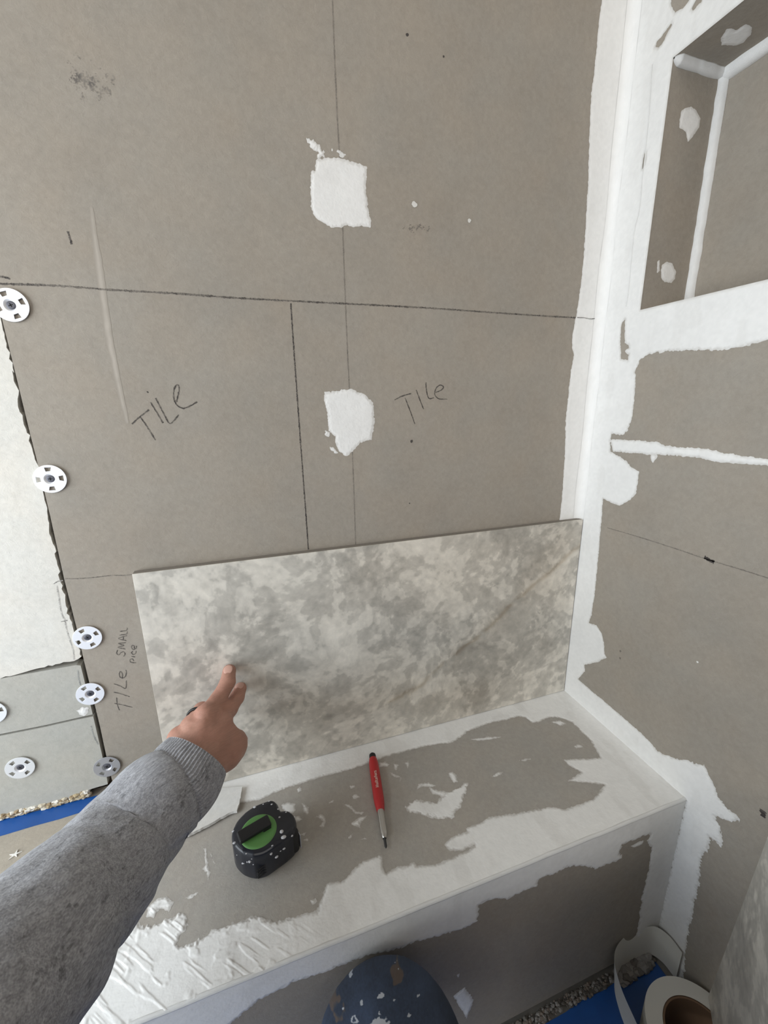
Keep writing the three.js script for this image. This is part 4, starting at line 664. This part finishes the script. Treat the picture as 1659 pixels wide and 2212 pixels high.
// ---------------------------------------------------------------- the person
// surface nets over a distance field
function nets(sd, [x0, y0, z0], [x1, y1, z1], h) {
  const nx = Math.ceil((x1 - x0) / h) + 1, ny = Math.ceil((y1 - y0) / h) + 1, nz = Math.ceil((z1 - z0) / h) + 1, F = new Float32Array(nx * ny * nz), id = (i, j, k) => (k * ny + j) * nx + i;
  for (let k = 0; k < nz; k++) for (let j = 0; j < ny; j++) for (let i = 0; i < nx; i++) F[id(i, j, k)] = sd(x0 + i * h, y0 + j * h, z0 + k * h);
  const V = new Int32Array(nx * ny * nz).fill(-1), pos = [], idx = [];
  for (let k = 0; k + 1 < nz; k++) for (let j = 0; j + 1 < ny; j++) for (let i = 0; i + 1 < nx; i++) {
    let n = 0, sx = 0, sy = 0, sz = 0; const f = []; for (let c = 0; c < 8; c++) f.push(F[id(i + (c & 1), j + ((c >> 1) & 1), k + (c >> 2))]);
    let neg = 0; for (const q of f) if (q < 0) neg++; if (!neg || neg === 8) continue;
    for (let a = 0; a < 8; a++) for (const bit of [1, 2, 4]) { const b = a | bit; if (a === b || (f[a] < 0) === (f[b] < 0)) continue; const t = f[a] / (f[a] - f[b]); sx += (a & 1) + (bit === 1 ? t : 0); sy += ((a >> 1) & 1) + (bit === 2 ? t : 0); sz += (a >> 2) + (bit === 4 ? t : 0); n++; }
    V[id(i, j, k)] = pos.length / 3; pos.push(x0 + (i + sx / n) * h, y0 + (j + sy / n) * h, z0 + (k + sz / n) * h);
  }
  const quad = (a, b, c, d, flip) => { if (a < 0 || b < 0 || c < 0 || d < 0) return; if (flip) idx.push(a, c, b, a, d, c); else idx.push(a, b, c, a, c, d); };
  for (let k = 1; k + 1 < nz; k++) for (let j = 1; j + 1 < ny; j++) for (let i = 1; i + 1 < nx; i++) {
    const s = F[id(i, j, k)] < 0;
    if (s !== F[id(i + 1, j, k)] < 0) quad(V[id(i, j - 1, k - 1)], V[id(i, j, k - 1)], V[id(i, j, k)], V[id(i, j - 1, k)], !s);
    if (s !== F[id(i, j + 1, k)] < 0) quad(V[id(i - 1, j, k - 1)], V[id(i - 1, j, k)], V[id(i, j, k)], V[id(i, j, k - 1)], !s);
    if (s !== F[id(i, j, k + 1)] < 0) quad(V[id(i - 1, j - 1, k)], V[id(i, j - 1, k)], V[id(i, j, k)], V[id(i - 1, j, k)], !s);
  }
  const g = new THREE.BufferGeometry(); g.setAttribute('position', new THREE.Float32BufferAttribute(pos, 3)); g.setIndex(idx); g.computeVertexNormals();
  return g;
}
function bones(list) {                                              // [ax, ay, az, ra, bx, by, bz, rb]
  return list.map(([ax, ay, az, ra, bx, by, bz, rb]) => { const ex = bx - ax, ey = by - ay, ez = bz - az; return { ax, ay, az, ra, rb, ex, ey, ez, l: ex * ex + ey * ey + ez * ez + 1e-12 }; });
}
const smin = (a, b, k) => { const h = Math.max(k - Math.abs(a - b), 0) / k; return Math.min(a, b) - h * h * k * 0.25; };
function sdBones(B, k, x, y, z) { let d = 1e3; for (const b of B) { const wx = x - b.ax, wy = y - b.ay, wz = z - b.az, t = clamp((wx * b.ex + wy * b.ey + wz * b.ez) / b.l), dx = wx - b.ex * t, dy = wy - b.ey * t, dz = wz - b.ez * t; d = smin(d, Math.sqrt(dx * dx + dy * dy + dz * dz) - mix(b.ra, b.rb, t), k); } return d; }
const person = thing('person', 'crouching person in grey sweatshirt and dark blue trousers, left hand pressing the tile', 'person', [-0.52, FLOOR_Y, 0.72]);
const inv = (g) => { g.translate(0.52, -FLOOR_Y, -0.72); return g; };
{
  const s = 0.001, J = (a) => a.map((q) => q * s);
  const chain = (pts) => { const o = []; for (let i = 0; i + 1 < pts.length; i++) { const a = pts[i], b = pts[i + 1]; o.push([a[0] * s, a[1] * s, a[2] * s, a[3] * s, b[0] * s, b[1] * s, b[2] * s, b[3] * s]); } return o; };
  // left hand: each finger a chain of its own rooted in the palm
  const WR = [-557, 139, 124], DN = [0.13, 0.83, 0.46];
  const MC = [[-532, 147, 78, 9.2], [-546, 162, 80, 9.6], [-560, 155.5, 83, 9], [-574, 148, 88, 8.2]];
  const palm = bones([
    ...MC.flatMap((m, i) => chain([m, [mix(m[0], WR[0], 0.5) + [4, 1, -1, -3][i], mix(m[1], WR[1], 0.5), mix(m[2], WR[2], 0.5), 10.5], [WR[0] + [7, 2, -2, -6][i], WR[1] + [-2, 2, 2, -1][i], WR[2], 13.5]])),
    ...chain([[-550, 138, 98, 13], [-555, 132, 116, 15]]), ...chain([[WR[0], WR[1], WR[2], 19], [-572, 132, 138, 23], [-596, 128, 158, 26]]),
    ...chain([[-541, 126, 114, 14], [-529, 118, 92, 13.5], [-523, 113, 77, 11]]), ...chain([[-533, 146, 84, 9], [-527, 128, 82, 9.5], [-524, 115, 80, 10.5]]), ...chain([[-538, 141, 100, 11], [-531, 124, 96, 12]])]);
  const fingers = [
    chain([MC[1], [-535.4, 157.2, 53, 9.1], [-525, 164.3, 34, 8.5], [-523.2, 169.3, 19.5, 7.8]]),
    chain([MC[0], [-524.6, 142, 53, 9], [-517, 141, 34, 8.3], [-513, 142, 19.5, 7.5]]),
    chain([MC[2], [-553.5, 150, 55, 8.4], [-549, 132, 48, 7.8], [-547, 122, 60, 7]]),
    chain([MC[3], [-569, 130, 66, 7.8], [-563, 114, 74, 7.2], [-559, 116, 88, 6.4]]),
    chain([[-523, 113, 79, 11], [-521, 110, 70, 10.2], [-527, 103, 52, 9.2], [-536, 100, 40, 8]]),
  ].map(bones);
  // knuckles and the cords that run back from them
  const relief = bones([...MC.map((m) => [m[0], m[1], m[2], m[3]].map((q, i) => (i < 3 ? q + DN[i] * 3.2 : 7.4) * s)).map((m) => [...m, m[0], m[1], m[2] + 0.003, m[3]]),
    ...MC.slice(0, 4).map((m, i) => { const e = [WR[0] + [4, 1, -1, -3][i], WR[1], WR[2] - 6]; return [...[0, 1, 2].map((q) => (m[q] + DN[q] * 7.6) * s), 0.0026, ...[0, 1, 2].map((q) => (e[q] + DN[q] * 12.5) * s), 0.0028]; })]);
  const hand = (x, y, z) => {
    let d = sdBones(palm, 0.012, x, y, z);
    d = smin(d, sdBones(relief, 0.002, x, y, z), 0.006);
    fingers.forEach((f, i) => { d = smin(d, sdBones(f, 0.003, x, y, z), i === 4 ? 0.012 : 0.005); });
    d += 0.0006 * (vn(x * 240, (y - z) * 240, 5) - 0.5) * sstep(0.03, 0.06, z);
    return d;
  };
  const hg = nets(hand, [-0.625, 0.08, 0.006], [-0.495, 0.19, 0.17], 0.0017);
  const skin = tex(256, 256, (u, v) => { const m = 0.93 + 0.1 * (fbm(u * 10, v * 10, 3, 4, 10) - 0.5) + 0.06 * (vn(u * 80, v * 80, 7, 80) - 0.5), r = 0.05 * (fbm(u * 6, v * 6, 19, 3, 6) - 0.5); return [m + 0.01, m - r, m - r]; }, 1 / 0.08);
  M.skin = new THREE.MeshPhysicalMaterial({ color: new THREE.Color().setRGB(0.50, 0.265, 0.195), map: skin, roughness: 0.55, sheen: 0.2 });
  // head, neck and right hand, behind the camera
  const rest = bones([[-0.6, 0.50, 0.80, 0.06, -0.6, 0.40, 0.82, 0.065], [-0.595, 0.64, 0.775, 0.088, -0.595, 0.585, 0.745, 0.07], [-0.595, 0.60, 0.735, 0.05, -0.595, 0.555, 0.72, 0.042], [-0.595, 0.605, 0.672, 0.012, -0.595, 0.632, 0.688, 0.008], [-0.505, 0.615, 0.775, 0.014, -0.507, 0.59, 0.77, 0.01], [-0.685, 0.615, 0.775, 0.014, -0.683, 0.59, 0.77, 0.01]]);
  const head = nets((x, y, z) => sdBones(rest, 0.03, x, y, z), [-0.73, 0.33, 0.62], [-0.47, 0.76, 0.92], 0.008);
  const rh = bones([[-0.33, 0.36, 0.70, 0.024, -0.345, 0.42, 0.66, 0.022], [-0.345, 0.42, 0.66, 0.022, -0.35, 0.455, 0.64, 0.016], [-0.36, 0.45, 0.635, 0.009, -0.395, 0.47, 0.63, 0.008], [-0.357, 0.435, 0.632, 0.009, -0.395, 0.45, 0.625, 0.008], [-0.352, 0.42, 0.635, 0.009, -0.39, 0.43, 0.625, 0.008], [-0.35, 0.405, 0.64, 0.008, -0.383, 0.412, 0.63, 0.007], [-0.345, 0.42, 0.68, 0.011, -0.375, 0.44, 0.675, 0.009]]);
  const rhand = nets((x, y, z) => sdBones(rh, 0.004, x, y, z), [-0.42, 0.32, 0.6], [-0.29, 0.5, 0.74], 0.004);
  const [hgU, headU, rhandU] = ([hg, head, rhand].map((g) => { const p = g.attributes.position, uv = new Float32Array(p.count * 2); for (let i = 0; i < p.count; i++) { uv[2 * i] = p.getX(i) + 0.5 * p.getZ(i); uv[2 * i + 1] = p.getY(i) - 0.6 * p.getZ(i); } g.setAttribute('uv', new THREE.BufferAttribute(uv, 2)); return g; }));
  part('body', inv(hgU), M.skin, person, 'bare left hand, two fingers on the tile'); part('head', inv(headU), M.skin, person); part('hand', inv(rhandU), M.skin, person);
  const hair = nets((x, y, z) => Math.max(Math.hypot(x + 0.595, y - 0.652, z - 0.785) - 0.098, Math.min(0.64 + 0.35 * (0.74 - z) - y, 0.775 - z)), [-0.71, 0.54, 0.66], [-0.48, 0.77, 0.91], 0.008);
  part('hair', inv(hair), new THREE.MeshStandardMaterial({ color: new THREE.Color().setRGB(0.05, 0.035, 0.025), roughness: 0.8 }), person);
  for (const e of [-1, 1]) { const g = new THREE.SphereGeometry(0.011, 16, 12); g.scale(1.2, 0.7, 0.6); g.translate(-0.595 + e * 0.03, 0.628, 0.692); part('eye', inv(g), new THREE.MeshStandardMaterial({ color: new THREE.Color().setRGB(0.5, 0.48, 0.46), roughness: 0.3 }), person); }
  { const g = new THREE.SphereGeometry(0.022, 16, 10); g.scale(1, 0.28, 0.4); g.translate(-0.595, 0.572, 0.684); part('mouth', inv(g), new THREE.MeshStandardMaterial({ color: new THREE.Color().setRGB(0.4, 0.16, 0.13), roughness: 0.5 }), person); }
  // nails on the two pointing fingers
  M.nail = new THREE.MeshPhysicalMaterial({ color: new THREE.Color().setRGB(0.60, 0.36, 0.29), roughness: 0.3 });
  const nail = (tip, prev, up, w) => { const T = new THREE.Vector3(...tip).multiplyScalar(s), Q = new THREE.Vector3(...prev).multiplyScalar(s), d = T.clone().sub(Q).normalize(), U = new THREE.Vector3(...up); U.addScaledVector(d, -U.dot(d)).normalize(); const X = new THREE.Vector3().crossVectors(U, d); const g = new THREE.SphereGeometry(1, 20, 12); g.scale(w, 0.0011, 0.0062); g.applyMatrix4(new THREE.Matrix4().makeBasis(X, U, d)); g.translate(...T.clone().addScaledVector(U, 0.0069).addScaledVector(d, -0.001).toArray()); return part('nail', inv(g), M.nail, person); };
  nail([-523.2, 169.5, 22], [-525, 164.3, 34], [0.0, 1, 0.1], 0.0052);
  nail([-513, 142, 22], [-517, 141, 34], [0.0, 1, 0.1], 0.005);
  const ring = new THREE.TorusGeometry(0.0102, 0.0013, 10, 32); ring.scale(1, 1, 1.6); { const d = new THREE.Vector3(6.5, -5.5, -28).normalize(), q = new THREE.Quaternion().setFromUnitVectors(new THREE.Vector3(0, 0, 1), d); ring.applyQuaternion(q); ring.translate(-0.5565, 0.1528, 0.069); }
  part('ring', inv(ring), new THREE.MeshStandardMaterial({ color: new THREE.Color().setRGB(0.02, 0.02, 0.02), roughness: 0.35, metalness: 0.4 }), person, 'dark finger ring');

  // sleeve: a tube with folds along the forearm
  const ax = [[-568.5, 136, 136.7, 36.5], [-574, 136.4, 141.2, 40.5], [-584, 137.4, 149, 42], [-595, 134, 161, 42.5], [-604.6, 130.8, 173, 43], [-617.5, 131.7, 199, 46], [-630.7, 137.5, 222.6, 48.5], [-639.5, 145, 249.4, 51.5], [-653, 151, 277, 54], [-668, 158, 325, 57], [-684, 180, 390, 60], [-702, 228, 480, 63], [-715, 282, 580, 68], [-715, 335, 690, 76], [-690, 365, 760, 80]];
  const cv = new THREE.CatmullRomCurve3(ax.map((a) => new THREE.Vector3(a[0] * s, a[1] * s, a[2] * s)), false, 'centripetal');
  const N = 260, K = 110; 
  const heather = tex(512, 512, (u, v) => { const m = 0.86 + 0.2 * (fbm(u * 40, v * 90, 5, 3) - 0.5) + 0.22 * (vn(u * 200, v * 260, 9, 0) - 0.5) - 0.14 * sstep(0.66, 0.8, fbm(u * 26, v * 48, 15, 3)); return [m, m, m * 1.01]; }, 1 / 0.14);
  M.sweat = new THREE.MeshPhysicalMaterial({ color: new THREE.Color().setRGB(0.47, 0.475, 0.495), map: heather, roughness: 1, sheen: 0.6, sheenRoughness: 0.7, side: THREE.DoubleSide, bumpMap: paperBump, bumpScale: 0.0004 });
  const tubeOf = (curve, radius, n, k, fold) => {
    const pos = [], uv = [], idx = []; const fr = curve.computeFrenetFrames(n, false), L = curve.getLength();
    // parallel-transported frame
    for (let i = 0; i <= n; i++) { const t = i / n, c = curve.getPointAt(t); for (let j = 0; j <= k; j++) { const a = (j / k) * Math.PI * 2, r = radius(t) + fold(t * L, a, t); const nx = fr.normals[i], by = fr.binormals[i]; pos.push(c.x + (nx.x * Math.cos(a) + by.x * Math.sin(a)) * r, c.y + (nx.y * Math.cos(a) + by.y * Math.sin(a)) * r, c.z + (nx.z * Math.cos(a) + by.z * Math.sin(a)) * r); uv.push(t * L, (j / k) * 0.28); if (i && j) { const q = i * (k + 1) + j; idx.push(q, q - 1, q - k - 2, q, q - k - 2, q - k - 1); } } }
    const g = new THREE.BufferGeometry(); g.setAttribute('position', new THREE.Float32BufferAttribute(pos, 3)); g.setAttribute('uv', new THREE.Float32BufferAttribute(uv, 2)); g.setIndex(idx); g.computeVertexNormals(); return g;
  };
  const lens = cv.getLengths(400), tot = lens[400], knots = ax.map((a, i) => { const u = cv.getUtoTmapping ? i / (ax.length - 1) : 0; const f = u * 400, q = Math.floor(f); return [mix(lens[q], lens[Math.min(400, q + 1)], f - q) / tot, a[3] * s]; });
  const rad = (t) => { for (let i = 0; i + 1 < knots.length; i++) if (t <= knots[i + 1][0]) { const k = (t - knots[i][0]) / (knots[i + 1][0] - knots[i][0]); return mix(knots[i][1], knots[i + 1][1], k * k * (3 - 2 * k)); } return knots[knots.length - 1][1]; };
  const fold = (l, a) => { const w = (x, y, sd) => fbm(x, y, sd, 3) - 0.5, c = Math.cos(a), q = Math.sin(a); return 0.010 * w(l * 16 + c * 0.9, q * 1.1 + 4, 31) + 0.005 * w(l * 42 + c * 2 + q, c * 1.5 + q * 1.4, 37) - 0.002 * sstep(0.02, 0, l); };
  const sleeve = tubeOf(cv, rad, N, K, fold);
  // torso and right arm of the sweatshirt
  const tb = bones([[-0.58, 0.0, 0.88, 0.135, -0.6, 0.25, 0.88, 0.135], [-0.72, 0.33, 0.85, 0.08, -0.47, 0.33, 0.85, 0.08], [-0.47, 0.33, 0.85, 0.075, -0.33, 0.15, 0.79, 0.06], [-0.33, 0.15, 0.79, 0.06, -0.345, 0.35, 0.715, 0.042], [-0.72, 0.33, 0.85, 0.08, -0.715, 0.34, 0.71, 0.078]]);
  const torso = nets((x, y, z) => sdBones(tb, 0.05, x, y, z), [-0.86, -0.2, 0.6], [-0.16, 0.5, 1.06], 0.014);
  { const p = torso.attributes.position, uv = new Float32Array(p.count * 2); for (let i = 0; i < p.count; i++) { uv[2 * i] = p.getX(i) + p.getZ(i); uv[2 * i + 1] = p.getY(i); } torso.setAttribute('uv', new THREE.BufferAttribute(uv, 2)); }
  part('sweatshirt', inv(mergeGeometries([sleeve, torso])), M.sweat, person, 'heather grey sweatshirt sleeve');
  // ribbed cuff
  const cc = new THREE.CatmullRomCurve3([[-553.5, 144.2, 117], [-560, 140.7, 125], [-567, 137, 133.8], [-575, 136.5, 142]].map((a) => new THREE.Vector3(...J(a))));
  const cuff = tubeOf(cc, (t) => mix(0.0335, 0.0375, t) + 0.0015 * Math.sin(t * Math.PI) - 0.0035 * sstep(0.86, 1, t), 40, 560, (l, a) => 0.0006 * Math.cos(a * 70) + 0.0012 * (fbm(l * 60, a * 2, 3, 2) - 0.5));
  const lip = tubeOf(new THREE.CatmullRomCurve3([[-553.5, 144.2, 117], [-560, 140.7, 125]].map((a) => new THREE.Vector3(...J(a)))), (t) => 0.0335 - 0.003 * sstep(0, 0.35, t), 6, 120, () => 0);
  part('cuff', inv(mergeGeometries([cuff, lip])), M.sweat, person, 'ribbed grey cuff');
  // trousers
  const denim = tex(1024, 1024, (u, v) => { const n = 0.85 + 0.5 * (fbm(u * 14, v * 14, 4, 4, 14) - 0.5) + 0.12 * (vn(u * 300, v * 300, 6, 300) - 0.5), st = sstep(0.735, 0.755, fbm(u * 40, v * 64, 14, 4, 0)), br = sstep(0.74, 0.78, fbm(u * 22 + 3, v * 16, 23, 4)) * 0.5; return [0, 1, 2].map((q) => mix(mix([0.225, 0.275, 0.365][q] * n, [0.5, 0.38, 0.27][q], br), [0.68, 0.7, 0.73][q], st)); }, 1 / 0.35);
  const KN = [-0.412, -0.05, 0.286];
  const lg = bones([[KN[0], KN[1], KN[2], 0.055, -0.42, -0.02, 0.42, 0.074], [-0.42, -0.02, 0.42, 0.074, -0.45, -0.03, 0.82, 0.1], [KN[0], KN[1] - 0.012, KN[2] + 0.004, 0.055, -0.41, -0.19, 0.56, 0.055], [-0.60, -0.03, 0.82, 0.1, -0.66, -0.17, 0.58, 0.066], [-0.66, -0.19, 0.58, 0.06, -0.63, -0.205, 0.92, 0.05], [-0.46, -0.04, 0.84, 0.12, -0.6, -0.04, 0.84, 0.12]]);
  const leg = nets((x, y, z) => sdBones(lg, 0.04, x, y, z) + 0.006 * (fbm(x * 18 + z * 9, y * 18 - z * 7, 8, 3) - 0.5), [-0.78, -0.262, 0.2], [-0.3, 0.12, 1.0], 0.008);
  { const p = leg.attributes.position, uv = []; for (let i = 0; i < p.count; i++) { const x = p.getX(i), y = p.getY(i), z = p.getZ(i); uv.push(x + 0.3 * y, z - 0.7 * y); } leg.setAttribute('uv', new THREE.Float32BufferAttribute(uv, 2)); }
  part('trousers', inv(leg), new THREE.MeshStandardMaterial({ map: denim, roughness: 0.9, bumpMap: paperBump, bumpScale: 0.0003 }), person, 'dark navy work trousers with paint marks');
  const shoe = (x, z, turn) => { const b = bones([[x, FLOOR_Y + 0.045, z + 0.02, 0.04, x, FLOOR_Y + 0.032, z - 0.1, 0.03]]); const g = nets((a, c, e) => Math.max(sdBones(b, 0.01, a, c, e), FLOOR_Y + 0.003 - c), [x - 0.07, FLOOR_Y - 0.01, z - 0.16], [x + 0.07, FLOOR_Y + 0.11, z + 0.1], 0.008); part('shoe', inv(g), M.rubber, person); };
  shoe(-0.41, 0.60); shoe(-0.63, 0.97);
}

renderer.render(scene, camera);
